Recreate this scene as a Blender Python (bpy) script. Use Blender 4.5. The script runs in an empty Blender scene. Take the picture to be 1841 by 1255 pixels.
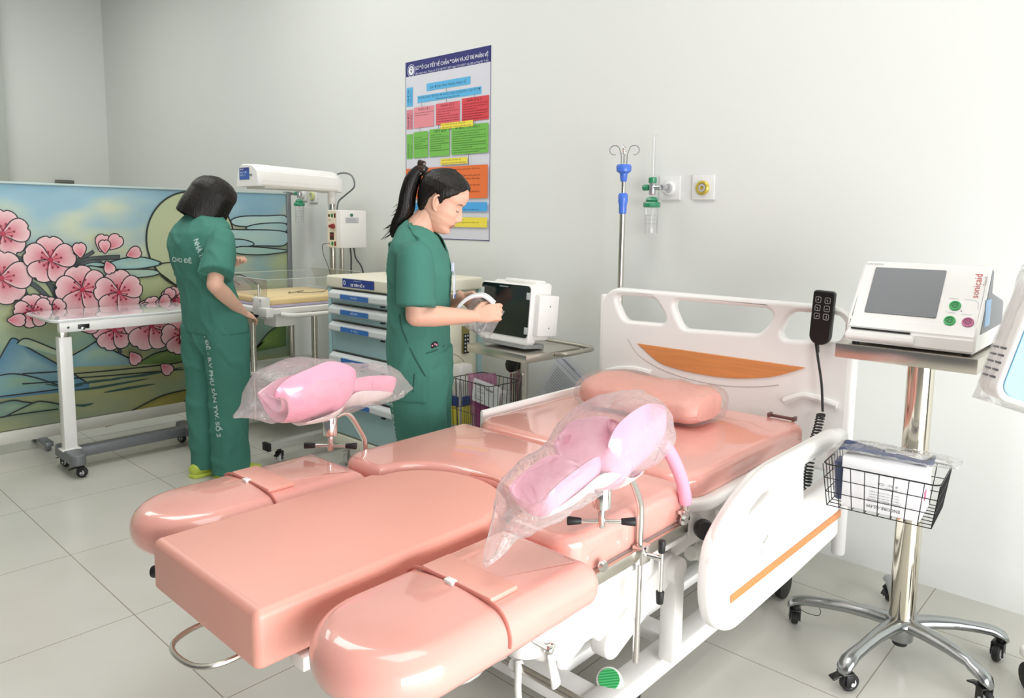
import bpy, bmesh, math, random
from mathutils import Matrix, Vector, noise
from mathutils.bvhtree import BVHTree
PI = math.pi
random.seed(7)
scene = bpy.context.scene
COL = scene.collection

# ------------------------------------------------------------ camera
F_PX, CX, CY = 1330.65, 920.5, 552.6
YAW, PITCH, ROLL = map(math.radians, (42.499, 6.688, 0.779))
CAM = Vector((0, 0, 1.35))
FW = Vector((-math.sin(YAW)*math.cos(PITCH), math.cos(YAW)*math.cos(PITCH), -math.sin(PITCH)))
U0 = Vector((-math.sin(YAW)*math.sin(PITCH), math.cos(YAW)*math.sin(PITCH), math.cos(PITCH)))
R0 = FW.cross(U0)
RT = R0*math.cos(ROLL) + U0*math.sin(ROLL)
UP = -R0*math.sin(ROLL) + U0*math.cos(ROLL)
cd = bpy.data.cameras.new('camera'); cam = bpy.data.objects.new('camera', cd); COL.objects.link(cam)
cd.sensor_width = 36; cd.lens = F_PX/1841*36
cd.shift_y = -(627.5-CY)/1841
cd.clip_start = .05
cam.matrix_world = Matrix(((RT.x, UP.x, -FW.x, 0), (RT.y, UP.y, -FW.y, 0), (RT.z, UP.z, -FW.z, 1.35), (0, 0, 0, 1)))
scene.camera = cam

# ------------------------------------------------------------ world, light, exposure
w = bpy.data.worlds.new('world'); scene.world = w; w.use_nodes = True
w.node_tree.nodes['Background'].inputs[0].default_value = (.93, .97, 1, 1)
w.node_tree.nodes['Background'].inputs[1].default_value = .17
def area(name, loc, rot, sx, sy, power, col=(1, 1, 1)):
    l = bpy.data.lights.new(name, 'AREA'); l.shape = 'RECTANGLE'; l.size = sx; l.size_y = sy
    l.energy = power; l.color = col
    o = bpy.data.objects.new(name, l); COL.objects.link(o); o.location = loc; o.rotation_euler = rot
    return o
area('ceiling_panel_light', (-0.9, 1.2, 3.66), (0, 0, 0), 1.6, 1.6, 30, (1, .985, .97))
area('ceiling_panel_light', (-4.0, 1.3, 3.66), (0, 0, 0), 1.6, 1.6, 44, (1, 1, .98))
area('ceiling_panel_light', (-6.9, 1.0, 3.66), (0, 0, 0), 1.6, 1.6, 32, (.98, 1, .96))
area('window_daylight', (2.2, 0.55, .95), (0, math.radians(90), 0), 1.7, 3.2, 178, (.98, .99, 1))
vs = scene.view_settings
vs.view_transform = 'Standard'; vs.look = 'None'; vs.gamma = 1; vs.use_curve_mapping = False
vs.exposure = 0.08

# ------------------------------------------------------------ helpers
def ray(x, y): return RT*((x-CX)/F_PX) - UP*((y-CY)/F_PX) + FW
def onz(x, y, z=0.): d = ray(x, y); return CAM + d*((z-CAM.z)/d.z)
def ony(x, y, Y): d = ray(x, y); return CAM + d*(Y/d.y)
def onx(x, y, X): d = ray(x, y); return CAM + d*(X/d.x)

def srgb(h):
    if isinstance(h, str): h = tuple(int(h[i:i+2], 16)/255 for i in (0, 2, 4))
    return tuple(c/12.92 if c <= .04045 else ((c+.055)/1.055)**2.4 for c in h)
MATS = {}
def M(name, col='ffffff', rough=.5, metal=0., bump=0., bscale=40., var=0., vscale=4., coat=0., trans=0., alpha=1., emit=0., sss=0., aniso=None, spec=.5, croug=.08):
    if name in MATS: return MATS[name]
    m = bpy.data.materials.new(name); m.use_nodes = True; nt = m.node_tree; b = nt.nodes['Principled BSDF']
    c = srgb(col)
    b.inputs['Base Color'].default_value = (*c, 1); b.inputs['Roughness'].default_value = rough
    b.inputs['Metallic'].default_value = metal; b.inputs['Specular IOR Level'].default_value = spec
    b.inputs['Coat Weight'].default_value = coat; b.inputs['Coat Roughness'].default_value = croug
    b.inputs['Transmission Weight'].default_value = trans; b.inputs['Alpha'].default_value = alpha
    if sss: b.inputs['Subsurface Weight'].default_value = sss; b.inputs['Subsurface Radius'].default_value = (.012, .005, .003); b.inputs['Subsurface Scale'].default_value = 1
    if emit: b.inputs['Emission Color'].default_value = (*c, 1); b.inputs['Emission Strength'].default_value = emit
    tc = nt.nodes.new('ShaderNodeTexCoord')
    def noi(sc, det=3):
        n = nt.nodes.new('ShaderNodeTexNoise'); n.inputs['Scale'].default_value = sc; n.inputs['Detail'].default_value = det
        if aniso:
            mp = nt.nodes.new('ShaderNodeMapping'); mp.inputs['Scale'].default_value = aniso
            nt.links.new(tc.outputs['Object'], mp.inputs[0]); nt.links.new(mp.outputs[0], n.inputs['Vector'])
        else: nt.links.new(tc.outputs['Object'], n.inputs['Vector'])
        return n
    n = noi(vscale)
    r = nt.nodes.new('ShaderNodeValToRGB'); v = max(var, .015)
    r.color_ramp.elements[0].position = .3; r.color_ramp.elements[1].position = .7
    r.color_ramp.elements[0].color = (*[x*(1-v) for x in c], 1); r.color_ramp.elements[1].color = (*[min(1, x*(1+v*.5)) for x in c], 1)
    nt.links.new(n.outputs[0], r.inputs[0]); nt.links.new(r.outputs[0], b.inputs['Base Color'])
    if bump:
        n2 = noi(bscale, 4); bp = nt.nodes.new('ShaderNodeBump'); bp.inputs['Strength'].default_value = bump; bp.inputs['Distance'].default_value = .01
        nt.links.new(n2.outputs[0], bp.inputs['Height']); nt.links.new(bp.outputs[0], b.inputs['Normal'])
    MATS[name] = m; return m
def MC(name, rough=.5, coat=0.):
    """print material: colour comes from the print's own 'ink' attribute"""
    m = bpy.data.materials.new(name); m.use_nodes = True; nt = m.node_tree; b = nt.nodes['Principled BSDF']
    a = nt.nodes.new('ShaderNodeVertexColor'); a.layer_name = 'ink'
    nt.links.new(a.outputs[0], b.inputs['Base Color']); b.inputs['Roughness'].default_value = rough; b.inputs['Coat Weight'].default_value = coat
    MATS[name] = m; return m
def film(name, dens=.12, col=(1, 1, 1), rough=.12, bs=35., bump=.5):
    """clear thin plastic film"""
    m = bpy.data.materials.new(name); m.use_nodes = True; nt = m.node_tree
    for n in list(nt.nodes): nt.nodes.remove(n)
    out = nt.nodes.new('ShaderNodeOutputMaterial'); tr = nt.nodes.new('ShaderNodeBsdfTransparent'); tr.inputs[0].default_value = (1, 1, 1, 1)
    gl = nt.nodes.new('ShaderNodeBsdfGlossy'); gl.inputs['Roughness'].default_value = rough
    df = nt.nodes.new('ShaderNodeBsdfDiffuse'); df.inputs[0].default_value = (*col, 1)
    tl = nt.nodes.new('ShaderNodeBsdfTranslucent'); tl.inputs[0].default_value = (*col, 1)
    m0 = nt.nodes.new('ShaderNodeMixShader'); nt.links.new(df.outputs[0], m0.inputs[1]); nt.links.new(tl.outputs[0], m0.inputs[2])
    m1 = nt.nodes.new('ShaderNodeMixShader'); m1.inputs[0].default_value = dens
    nt.links.new(tr.outputs[0], m1.inputs[1]); nt.links.new(m0.outputs[0], m1.inputs[2])
    m2 = nt.nodes.new('ShaderNodeMixShader'); fr = nt.nodes.new('ShaderNodeFresnel'); fr.inputs[0].default_value = 1.3
    mm = nt.nodes.new('ShaderNodeMath'); mm.operation = 'MULTIPLY'; mm.inputs[1].default_value = .45; mm.use_clamp = True
    nt.links.new(fr.outputs[0], mm.inputs[0]); nt.links.new(mm.outputs[0], m2.inputs[0]); nt.links.new(m1.outputs[0], m2.inputs[1]); nt.links.new(gl.outputs[0], m2.inputs[2])
    tc = nt.nodes.new('ShaderNodeTexCoord'); n = nt.nodes.new('ShaderNodeTexNoise'); n.inputs['Scale'].default_value = bs; n.inputs['Detail'].default_value = 3
    n.inputs['Distortion'].default_value = 1.5
    bp = nt.nodes.new('ShaderNodeBump'); bp.inputs['Strength'].default_value = bump; bp.inputs['Distance'].default_value = .02
    nt.links.new(tc.outputs['Object'], n.inputs['Vector']); nt.links.new(n.outputs[0], bp.inputs['Height'])
    for s in (gl, df, fr): nt.links.new(bp.outputs[0], s.inputs['Normal'])
    nt.links.new(m2.outputs[0], out.inputs[0]); MATS[name] = m; return m

W = {}
def link_mesh(name, me, mat, parent=None, local=False, ang=38, smooth=True):
    o = bpy.data.objects.new(name, me); COL.objects.link(o)
    for x in (mat if isinstance(mat, (list, tuple)) else [mat]): me.materials.append(x)
    if smooth:
        me.polygons.foreach_set('use_smooth', [True]*len(me.polygons)); me.set_sharp_from_angle(angle=math.radians(ang))
    if parent is not None:
        o.parent = parent
        W[o] = W[parent].copy()
        if not local: me.transform(W[parent].inverted())
    else: W[o] = Matrix()
    return o
def O(name, bm, mat, parent=None, local=False, ang=38, smooth=True, fix=True):
    if fix: bmesh.ops.recalc_face_normals(bm, faces=bm.faces)
    me = bpy.data.meshes.new(name); bm.to_mesh(me); bm.free()
    return link_mesh(name, me, mat, parent, local, ang, smooth)
def tag(o, label=None, cat=None, group=None, kind=None):
    if label: o['label'] = label
    if cat: o['category'] = cat
    if group: o['group'] = group
    if kind: o['kind'] = kind
    return o
def thing(name, label, cat, loc=(0, 0, 0), rz=0., group=None):
    o = bpy.data.objects.new(name, None); COL.objects.link(o); o.location = loc; o.rotation_euler = (0, 0, rz); o.empty_display_size = .1
    W[o] = Matrix.Translation(loc) @ Matrix.Rotation(rz, 4, 'Z')
    return tag(o, label, cat, group)
def struct(name, bm, mat, **k): return tag(O(name, bm, mat, **k), kind='structure')
def B(): return bmesh.new()
def box(bm, c, s, bev=0., Mx=None, seg=2):
    r = bmesh.ops.create_cube(bm, size=1, matrix=(Mx or Matrix()) @ Matrix.Translation(c) @ Matrix.Diagonal((*s, 1)))
    if bev:
        es = {e for v in r['verts'] for e in v.link_edges}
        bmesh.ops.bevel(bm, geom=list(es), offset=bev, segments=seg, profile=.5, affect='EDGES', clamp_overlap=True)
    return bm
def box2(bm, a, b, bev=0., Mx=None): 
    return box(bm, [(p+q)/2 for p, q in zip(a, b)], [abs(q-p) for p, q in zip(a, b)], bev, Mx)
def basis(d, up=Vector((0, 0, 1))):
    d = Vector(d).normalized()
    if abs(d.dot(up)) > .98: up = Vector((1, 0, 0))
    x = up.cross(d).normalized(); y = d.cross(x); return x, y, d
def loft(bm, rings, cap=True, closed=True, loop=False):
    vr = [[bm.verts.new(p) for p in r] for r in rings]; n = len(rings[0])
    pairs = list(zip(vr, vr[1:])) + ([(vr[-1], vr[0])] if loop else [])
    for a, b in pairs:
        for i in range(n if closed else n-1):
            j = (i+1) % n
            try: bm.faces.new((a[i], a[j], b[j], b[i]))
            except ValueError: pass
    if cap and not loop:
        for r in (vr[0], vr[-1]):
            try: bm.faces.new(r)
            except ValueError: pass
    return vr
def tube(bm, pts, r, n=10, cap=True, loop=False, Mx=None, flat=None):
    pts = [Vector(p) for p in pts]; m = len(pts); R = r if isinstance(r, (list, tuple)) else [r]*m
    rings = []; x = None
    for i, p in enumerate(pts):
        if loop: d = pts[(i+1) % m]-pts[i-1]
        else: d = pts[min(i+1, m-1)]-pts[max(i-1, 0)]
        d.normalize()
        if x is None: x, y, _ = basis(d)
        else:
            x = (x-d*x.dot(d)).normalized(); y = d.cross(x)
        ring = []
        for k in range(n):
            a = 2*PI*k/n; q = p + (x*math.cos(a)*(flat or 1) + y*math.sin(a))*R[i]
            ring.append(Mx @ q if Mx else q)
        rings.append(ring)
    loft(bm, rings, cap, True, loop); return bm
def smooth(pts, k=6, loop=False):
    P = [Vector(p) for p in pts]; n = len(P); out = []
    for i in range(n if loop else n-1):
        if loop: a, b, c, d = P[i-1], P[i], P[(i+1) % n], P[(i+2) % n]
        else: a, b, c, d = P[max(i-1, 0)], P[i], P[i+1], P[min(i+2, n-1)]
        for j in range(k):
            t = j/k; out.append(.5*((2*b)+(c-a)*t+(2*a-5*b+4*c-d)*t*t+(3*b-a-3*c+d)*t**3))
    if not loop: out.append(P[-1])
    return out
def lathe(bm, prof, Mx=None, n=20, cap=True):
    Mx = Mx or Matrix()
    loft(bm, [[Mx @ Vector((max(r, 1e-4)*math.cos(2*PI*k/n), max(r, 1e-4)*math.sin(2*PI*k/n), z)) for k in range(n)] for r, z in prof], cap); return bm
def axis(p, d, up=Vector((0, 0, 1))):
    x, y, z = basis(d, up); return Matrix(((x.x, y.x, z.x, p[0]), (x.y, y.y, z.y, p[1]), (x.z, y.z, z.z, p[2]), (0, 0, 0, 1)))
def cyl(bm, a, b, r, n=16, bev=0., r2=None):
    a = Vector(a); b = Vector(b); L = (b-a).length; r2 = r if r2 is None else r2
    pr = [(r, 0), (r2, L)] if not bev else [(r-bev, 0), (r-.3*bev, .3*bev), (r, bev), (r2, L-bev), (r2-.3*bev, L-.3*bev), (r2-bev, L)]
    return lathe(bm, pr, axis(a, b-a), n)
def ball(bm, c, r, s=(1, 1, 1), Mx=None, seg=14):
    bmesh.ops.create_uvsphere(bm, u_segments=seg, v_segments=max(8, seg*2//3), radius=r, matrix=(Mx or Matrix()) @ Matrix.Translation(c) @ Matrix.Diagonal((*s, 1))); return bm
def rrect(x0, x1, y0, y1, r, n=7):
    if not isinstance(r, (list, tuple)): r = (r,)*4
    out = []
    for (cx, cy, a0), rr in zip(((x0, y0, PI), (x1, y0, 1.5*PI), (x1, y1, 0), (x0, y1, .5*PI)), r):
        sx = 1 if cx == x0 else -1; sy = 1 if cy == y0 else -1
        for k in range(n+1):
            a = a0+PI/2*k/n; out.append((cx+sx*rr+rr*math.cos(a), cy+sy*rr+rr*math.sin(a)))
    return out
def inset(poly, d):
    n = len(poly); out = []
    for i in range(n):
        a, b, c = Vector(poly[i-1]), Vector(poly[i]), Vector(poly[(i+1) % n])
        e1 = (b-a); e2 = (c-b)
        if e1.length < 1e-7: e1 = e2
        if e2.length < 1e-7: e2 = e1
        e1.normalize(); e2.normalize(); nn = Vector((-(e1+e2).y, (e1+e2).x))
        if nn.length < 1e-6: nn = Vector((-e1.y, e1.x))
        nn.normalize(); k = d/max(.55, nn.dot(Vector((-e1.y, e1.x)))); out.append(tuple(b+nn*k))
    return out
def cushion(bm, poly, z0, z1, r=.03, rb=None, crown=0., n=6, Mx=None):
    """poly counter-clockwise (x, y); rounded top and bottom edges"""
    rb = r if rb is None else rb; rings = []
    for k in range(n+1):
        a = PI/2*k/n; rings.append([(x, y, z0+rb*(1-math.sin(a))) for x, y in inset(poly, rb*(1-math.cos(a)))]) if False else None
    rings = []
    for k in range(n+1):
        a = PI/2*k/n
        rings.append([(x, y, z0+rb-rb*math.cos(a)) for x, y in inset(poly, rb*(1-math.sin(a)))])
    for k in range(n+1):
        a = PI/2*k/n
        rings.append([(x, y, z1-r-crown+r*math.sin(a)) for x, y in inset(poly, r*(1-math.cos(a)))])
    if crown:
        last = inset(poly, r); cx = sum(p[0] for p in last)/len(last); cy = sum(p[1] for p in last)/len(last)
        for s in (.92, .8, .6, .35, .12): rings.append([(cx+(x-cx)*s, cy+(y-cy)*s, z1-crown+crown*(1-s*s)) for x, y in last])
    if Mx: rings = [[Mx @ Vector(p) for p in r_] for r_ in rings]
    loft(bm, [[Vector(p) for p in r_] for r_ in rings]); return bm
def plate(outline, holes, thick, bev, Mx, res=4):
    """flat board from a 2D outline with holes, rounded edges; returns a bmesh"""
    cu = bpy.data.curves.new('c', 'CURVE'); cu.dimensions = '2D'; cu.fill_mode = 'BOTH'
    for pl in [outline]+list(holes):
        s = cu.splines.new('POLY'); s.points.add(len(pl)-1); s.use_cyclic_u = True
        for p, q in zip(s.points, pl): p.co = (q[0], q[1], 0, 1)
    cu.extrude = thick/2-bev; cu.bevel_depth = bev; cu.bevel_resolution = res; cu.offset = -bev
    return curve_bm(cu, Mx)
def curve_bm(cu, Mx=None):
    o = bpy.data.objects.new('t', cu); me = o.to_mesh(); bm = bmesh.new(); bm.from_mesh(me); o.to_mesh_clear()
    bpy.data.objects.remove(o); bpy.data.curves.remove(cu)
    if Mx: bm.transform(Mx)
    return bm
def text_bm(s, size=1., align='LEFT', Mx=None, width=None, bold=0.):
    cu = bpy.data.curves.new('t', 'FONT'); cu.body = s; cu.size = size; cu.align_x = align; cu.resolution_u = 2; cu.offset = bold
    bm = curve_bm(cu)
    if width and bm.verts:
        xs = [v.co.x for v in bm.verts]; k = width/max(1e-6, max(xs)-min(xs)); x0 = min(xs)
        for v in bm.verts: v.co.x = (v.co.x-x0)*k
    if Mx: bm.transform(Mx)
    return bm
def merge(bm, other, ink=None):
    me = bpy.data.meshes.new('t'); other.to_mesh(me); other.free(); n0 = len(bm.faces); bm.from_mesh(me); bpy.data.meshes.remove(me)
    if ink is not None:
        lay = bm.loops.layers.color.get('ink') or bm.loops.layers.color.new('ink'); bm.faces.ensure_lookup_table()
        for f in bm.faces[n0:]:
            for l in f.loops: l[lay] = (*ink, 1)
    return bm
class Print:
    """flat artwork on a plane: origin, u, v axes, normal; every layer 0.15 mm above the last"""
    def __init__(s, o, u, v, step=.00015):
        s.o = Vector(o); s.u = Vector(u).normalized(); s.v = Vector(v).normalized(); s.n = s.u.cross(s.v); s.bm = bmesh.new()
        s.lay = s.bm.loops.layers.float_color.new('ink'); s.k = 1; s.step = step
    def pt(s, p): return s.o+s.u*p[0]+s.v*p[1]+s.n*s.step*s.k
    def poly(s, pts, col, col2=None, ctr=None, up=True):
        if up: s.k += 1
        if isinstance(col, str): col = srgb(col)
        if isinstance(col2, str): col2 = srgb(col2)
        c = ctr or (sum(p[0] for p in pts)/len(pts), sum(p[1] for p in pts)/len(pts)); vs_ = [s.bm.verts.new(s.pt(p)) for p in pts]
        if col2 is None:
            f = s.bm.faces.new(vs_)
            for l in f.loops: l[s.lay] = (*col, 1)
            if len(vs_) > 4: bmesh.ops.triangulate(s.bm, faces=[f])
        else:
            cv = s.bm.verts.new(s.pt(c)); n = len(vs_)
            for i in range(n):
                f = s.bm.faces.new((cv, vs_[i], vs_[(i+1) % n]))
                for l, cc in zip(f.loops, (col2, col, col)): l[s.lay] = (*cc, 1)
    def rect(s, a, b, col): s.poly([(a[0], a[1]), (b[0], a[1]), (b[0], b[1]), (a[0], b[1])], col)
    def line(s, pts, w, col, loop=False, taper=False):
        s.k += 1
        if isinstance(col, str): col = srgb(col)
        P = [Vector(p) for p in pts]; n = len(P); L = []; R = []
        for i in range(n):
            d = (P[(i+1) % n]-P[i-1]) if loop else (P[min(i+1, n-1)]-P[max(i-1, 0)])
            if d.length < 1e-9: d = Vector((1, 0))
            d.normalize(); q = Vector((-d.y, d.x))*w/2*((1-abs(2*i/(n-1)-1))**.5 if taper else 1)
            L.append(s.bm.verts.new(s.pt(P[i]+q))); R.append(s.bm.verts.new(s.pt(P[i]-q)))
        for i in range(n if loop else n-1):
            j = (i+1) % n
            try:
                f = s.bm.faces.new((L[i], R[i], R[j], L[j]))
                for l in f.loops: l[s.lay] = (*col, 1)
            except ValueError: pass
    def text(s, st, p, size, col, ang=0., width=None, bold=0., align='LEFT'):
        s.k += 1
        if isinstance(col, str): col = srgb(col)
        t = text_bm(st, size, align, None, width, bold)
        ca, sa = math.cos(ang), math.sin(ang)
        for v in t.verts:
            x, y = v.co.x, v.co.y; v.co = s.pt((p[0]+x*ca-y*sa, p[1]+x*sa+y*ca))
        me = bpy.data.meshes.new('t'); t.to_mesh(me); t.free(); n0 = len(s.bm.faces); s.bm.from_mesh(me); bpy.data.meshes.remove(me)
        s.bm.faces.ensure_lookup_table(); s.lay = s.bm.loops.layers.float_color['ink']
        for f in s.bm.faces[n0:]:
            for l in f.loops: l[s.lay] = (*col, 1)
    def done(s, name, mat, parent): return O(name, s.bm, mat, parent, smooth=False, fix=False)
def remeshed(bm, vox, sm=4, disp=None):
    """one continuous skin from overlapping closed shapes"""
    bmesh.ops.recalc_face_normals(bm, faces=bm.faces)
    me = bpy.data.meshes.new('t'); bm.to_mesh(me); bm.free(); o = bpy.data.objects.new('t', me); COL.objects.link(o)
    m = o.modifiers.new('r', 'REMESH'); m.mode = 'VOXEL'; m.voxel_size = vox; m.adaptivity = 0
    if sm: k = o.modifiers.new('s', 'SMOOTH'); k.iterations = sm; k.factor = .5
    dg = bpy.context.evaluated_depsgraph_get(); ev = o.evaluated_get(dg); out = bpy.data.meshes.new_from_object(ev)
    bpy.data.objects.remove(o); bpy.data.meshes.remove(me)
    if disp:
        nn = [v.normal.copy() for v in out.vertices]
        for v, n_ in zip(out.vertices, nn): v.co += n_*disp(v.co, n_)
    out.materials.clear(); return out

# common materials
white = M('white_enamel', 'f1efec', .35, coat=.2)
wplas = M('white_plastic', 'f0eeea', .42)
gplas = M('grey_plastic', 'a9adb0', .45)
black = M('black_rubber', '1b1b1d', .5)
bplas = M('black_plastic', '161617', .35)
chrome = M('chrome', 'e6e4e0', .12, 1.)
steel = M('brushed_steel', 'cfcac0', .26, 1., var=.06, vscale=3, aniso=(1, 1, 30))
dsteel = M('grey_steel', '8b8f93', .45, .6)
screw = M('zinc_bolt', 'b9b7b2', .3, 1.)
# ------------------------------------------------------------ the room
YB = 3.03; XL = -8.72; HC = 3.75
wallm = M('wall_paint', 'e1e3df', .72, var=.015, vscale=.8)
b = B(); box2(b, (XL-.1, YB, 0), (2.6, YB+.1, HC)); struct('wall_back', b, wallm)
b = B(); box2(b, (XL-.1, -3.5, 0), (XL, YB, HC)); struct('wall_left', b, wallm)
b = B(); box2(b, (XL-.1, -3.5, HC), (2.6, YB+.1, HC+.05)); struct('ceiling', b, M('ceiling_paint', 'e4e4df', .8))
# pier on the left wall at the edge of the picture
b = B(); box2(b, (XL, 1.2, 0), (XL+.12, 2.07, HC)); struct('trim_1', b, M('grey_casing', 'b9bdb6', .5))
fm = bpy.data.materials.new('floor_tile'); fm.use_nodes = True; nt = fm.node_tree; pb = nt.nodes['Principled BSDF']
tc = nt.nodes.new('ShaderNodeTexCoord'); sp = nt.nodes.new('ShaderNodeSeparateXYZ'); nt.links.new(tc.outputs['Object'], sp.inputs[0])
def mth(op, a, bv):
    n = nt.nodes.new('ShaderNodeMath'); n.operation = op
    for i, q in enumerate((a, bv)):
        if q is None: continue
        if isinstance(q, (int, float)): n.inputs[i].default_value = q
        else: nt.links.new(q, n.inputs[i])
    return n.outputs[0]
def grid(sock, off, pitch):
    t = mth('FRACT', mth('DIVIDE', mth('SUBTRACT', sock, off), pitch), None)
    return mth('LESS_THAN', mth('MULTIPLY', mth('SUBTRACT', .5, mth('ABSOLUTE', mth('SUBTRACT', t, .5), None)), pitch), .0016)
g = mth('MAXIMUM', grid(sp.outputs[0], -3.192, .648), grid(sp.outputs[1], .895, .605))
n1 = nt.nodes.new('ShaderNodeTexNoise'); n1.inputs['Scale'].default_value = 2.2; n1.inputs['Detail'].default_value = 6; nt.links.new(tc.outputs['Object'], n1.inputs['Vector'])
r1 = nt.nodes.new('ShaderNodeValToRGB'); r1.color_ramp.elements[0].position = .3; r1.color_ramp.elements[1].position = .75
r1.color_ramp.elements[0].color = (*srgb('c6c4bb'), 1); r1.color_ramp.elements[1].color = (*srgb('d0cec6'), 1); nt.links.new(n1.outputs[0], r1.inputs[0])
mx = nt.nodes.new('ShaderNodeMix'); mx.data_type = 'RGBA'; nt.links.new(g, mx.inputs[0]); nt.links.new(r1.outputs[0], mx.inputs[6]); mx.inputs[7].default_value = (*srgb('8f8778'), 1)
nt.links.new(mx.outputs[2], pb.inputs['Base Color']); pb.inputs['Roughness'].default_value = .24; pb.inputs['Specular IOR Level'].default_value = .4
b = B(); box2(b, (XL-.1, -3.5, -.06), (2.6, YB+.1, 0)); struct('floor', b, fm)

# small dark wall box on the left wall
t = thing('wall_box', 'small dark grey box mounted high on the far left wall above the mural', 'wall box', (XL+.02, 2.58, 1.67))
b = B(); box2(b, (XL, 2.50, 1.55), (XL+.05, 2.67, 1.705), .008); O('housing', b, M('dark_grey_box', '6e6d63', .5), t)
b = B(); box2(b, (XL+.05, 2.53, 1.575), (XL+.054, 2.64, 1.68), .002); O('grille', b, M('box_grille', '57564d', .6, bump=.5, bscale=300), t)

# ------------------------------------------------------------ mural board
XM = -4.85
def mu(x, y): p = onx(x, y, XM); return (p.y, p.z)
t = thing('mural_board', 'wide board painted with pink cherry blossom, mountains and a pale moon', 'mural', (XM, 1.4, 0))
b = B(); box2(b, (XM-.035, -.2, .13), (XM-.001, 2.865, 1.515), .002)
bm_ = bpy.data.materials.new('mural_paint'); bm_.use_nodes = True; nt = bm_.node_tree; pb = nt.nodes['Principled BSDF']; pb.inputs['Roughness'].default_value = .3
tc = nt.nodes.new('ShaderNodeTexCoord'); sp = nt.nodes.new('ShaderNodeSeparateXYZ'); nt.links.new(tc.outputs['Object'], sp.inputs[0])
mp = nt.nodes.new('ShaderNodeMapping'); mp.inputs['Scale'].default_value = (1, 1.0, 2.0); nt.links.new(tc.outputs['Object'], mp.inputs[0])
nz = nt.nodes.new('ShaderNodeTexNoise'); nz.inputs['Scale'].default_value = 1.5; nz.inputs['Detail'].default_value = 2; nt.links.new(mp.outputs[0], nz.inputs['Vector'])
hz = mth('ADD', sp.outputs[2], mth('MULTIPLY', mth('SUBTRACT', nz.outputs[0], .5), 1.1))
rr = nt.nodes.new('ShaderNodeValToRGB'); nt.links.new(mth('DIVIDE', hz, 1.55), rr.inputs[0]); cr = rr.color_ramp
for i, (p_, c_) in enumerate(((.0, '7f9082'), (.18, 'a3a676'), (.33, '83a292'), (.46, '9dab86'), (.58, 'b6c092'), (.7, '97b6b6'), (.8, 'bfc6a8'), (.9, '8fb0bc'), (1., '7ba2b4'))):
    e = cr.elements[i] if i < 2 else cr.elements.new(p_); e.position = p_; e.color = (*srgb(c_), 1)
nt.links.new(rr.outputs[0], pb.inputs['Base Color'])
O('board', b, bm_, t)
A = Print((XM, 0, 0), (0, 1, 0), (0, 0, 1))
INK = '1d2426'; LW = .008
def cv(pts, k=6, loop=False): return [tuple(p)[:2] for p in smooth([(*mu(*p), 0) for p in pts], k, loop)]
# water bands and hills
A.poly(cv([(0, 712), (104, 692), (104, 660), (60, 650), (0, 645)], 3)+[mu(0, 712)], '6f8f96', '84a49c')
def hill(pts, c1, c2, base): 
    top = cv(pts); A.poly(top+[mu(*p) for p in base], c1, c2); A.line(top, LW, INK)
hill([(-30, 700), (10, 625), (25, 608), (50, 625), (104, 655), (160, 690)], '4f7f9c', '8fb2b4', [(160, 700), (-30, 720)])
hill([(30, 618), (42, 609), (60, 612), (104, 630), (135, 640)], '9fb8a2', 'b8bd98', [(104, 640)])
hill([(128, 640), (150, 628), (180, 612), (200, 628), (245, 650)], '7da8b4', 'a9c4a8', [(245, 655), (128, 660)])
hill([(245, 655), (275, 637), (300, 630), (340, 622), (370, 618)], '5c7a42', '87a05a', [(372, 648), (245, 656)])
hill([(430, 655), (450, 640), (480, 600), (503, 585), (514, 583)], '4d6e3a', '7c9a4c', [(514, 622), (430, 638)])
hill([(-20, 680), (20, 672), (60, 678), (104, 692)], '6d9aa6', '88a98c', [(104, 700), (-20, 715)])
for ps in ([(132, 672), (200, 666), (300, 655), (330, 650)], [(132, 680), (200, 675), (330, 664)], [(40, 672), (104, 668)], [(40, 690), (104, 686)], [(0, 713), (104, 700)]): A.line(cv(ps), LW, INK)
for ps in ([(132, 692), (170, 686), (218, 681)], [(200, 681), (260, 674), (330, 660)], [(132, 702), (180, 696), (270, 680)], [(185, 706), (230, 698), (280, 690)], [(132, 728), (150, 729), (168, 725)], [(80, 690), (120, 695), (150, 692)]): A.line(cv(ps), .016, '33504c', taper=True)
hill([(185, 765), (230, 742), (290, 712), (340, 700), (360, 697)], '7c7a34', 'a39a52', [(360, 730), (280, 745), (190, 768)])
hill([(300, 745), (330, 722), (360, 706)], '6a6530', '8f8748', [(360, 735), (310, 745)])
hill([(-20, 730), (20, 720), (40, 722), (62, 727), (30, 742), (5, 750)], '5c7f78', '8ba28a', [(-20, 755)])
hill([(10, 748), (60, 724), (80, 722), (108, 727)], '6f8a70', '96a27c', [(108, 738), (10, 750)])
A.line(cv([(-10, 752), (30, 745), (104, 735)]), LW, INK)
# moon
c0 = mu(345, 432); rm = .315
mo = [(c0[0]+rm*math.cos(a)*.92, c0[1]+rm*math.sin(a)) for a in [2*PI*k/60 for k in range(60)]]
A.poly(mo, 'b6c29c', 'cccea8'); A.line(mo, .011, INK, loop=True)
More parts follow.
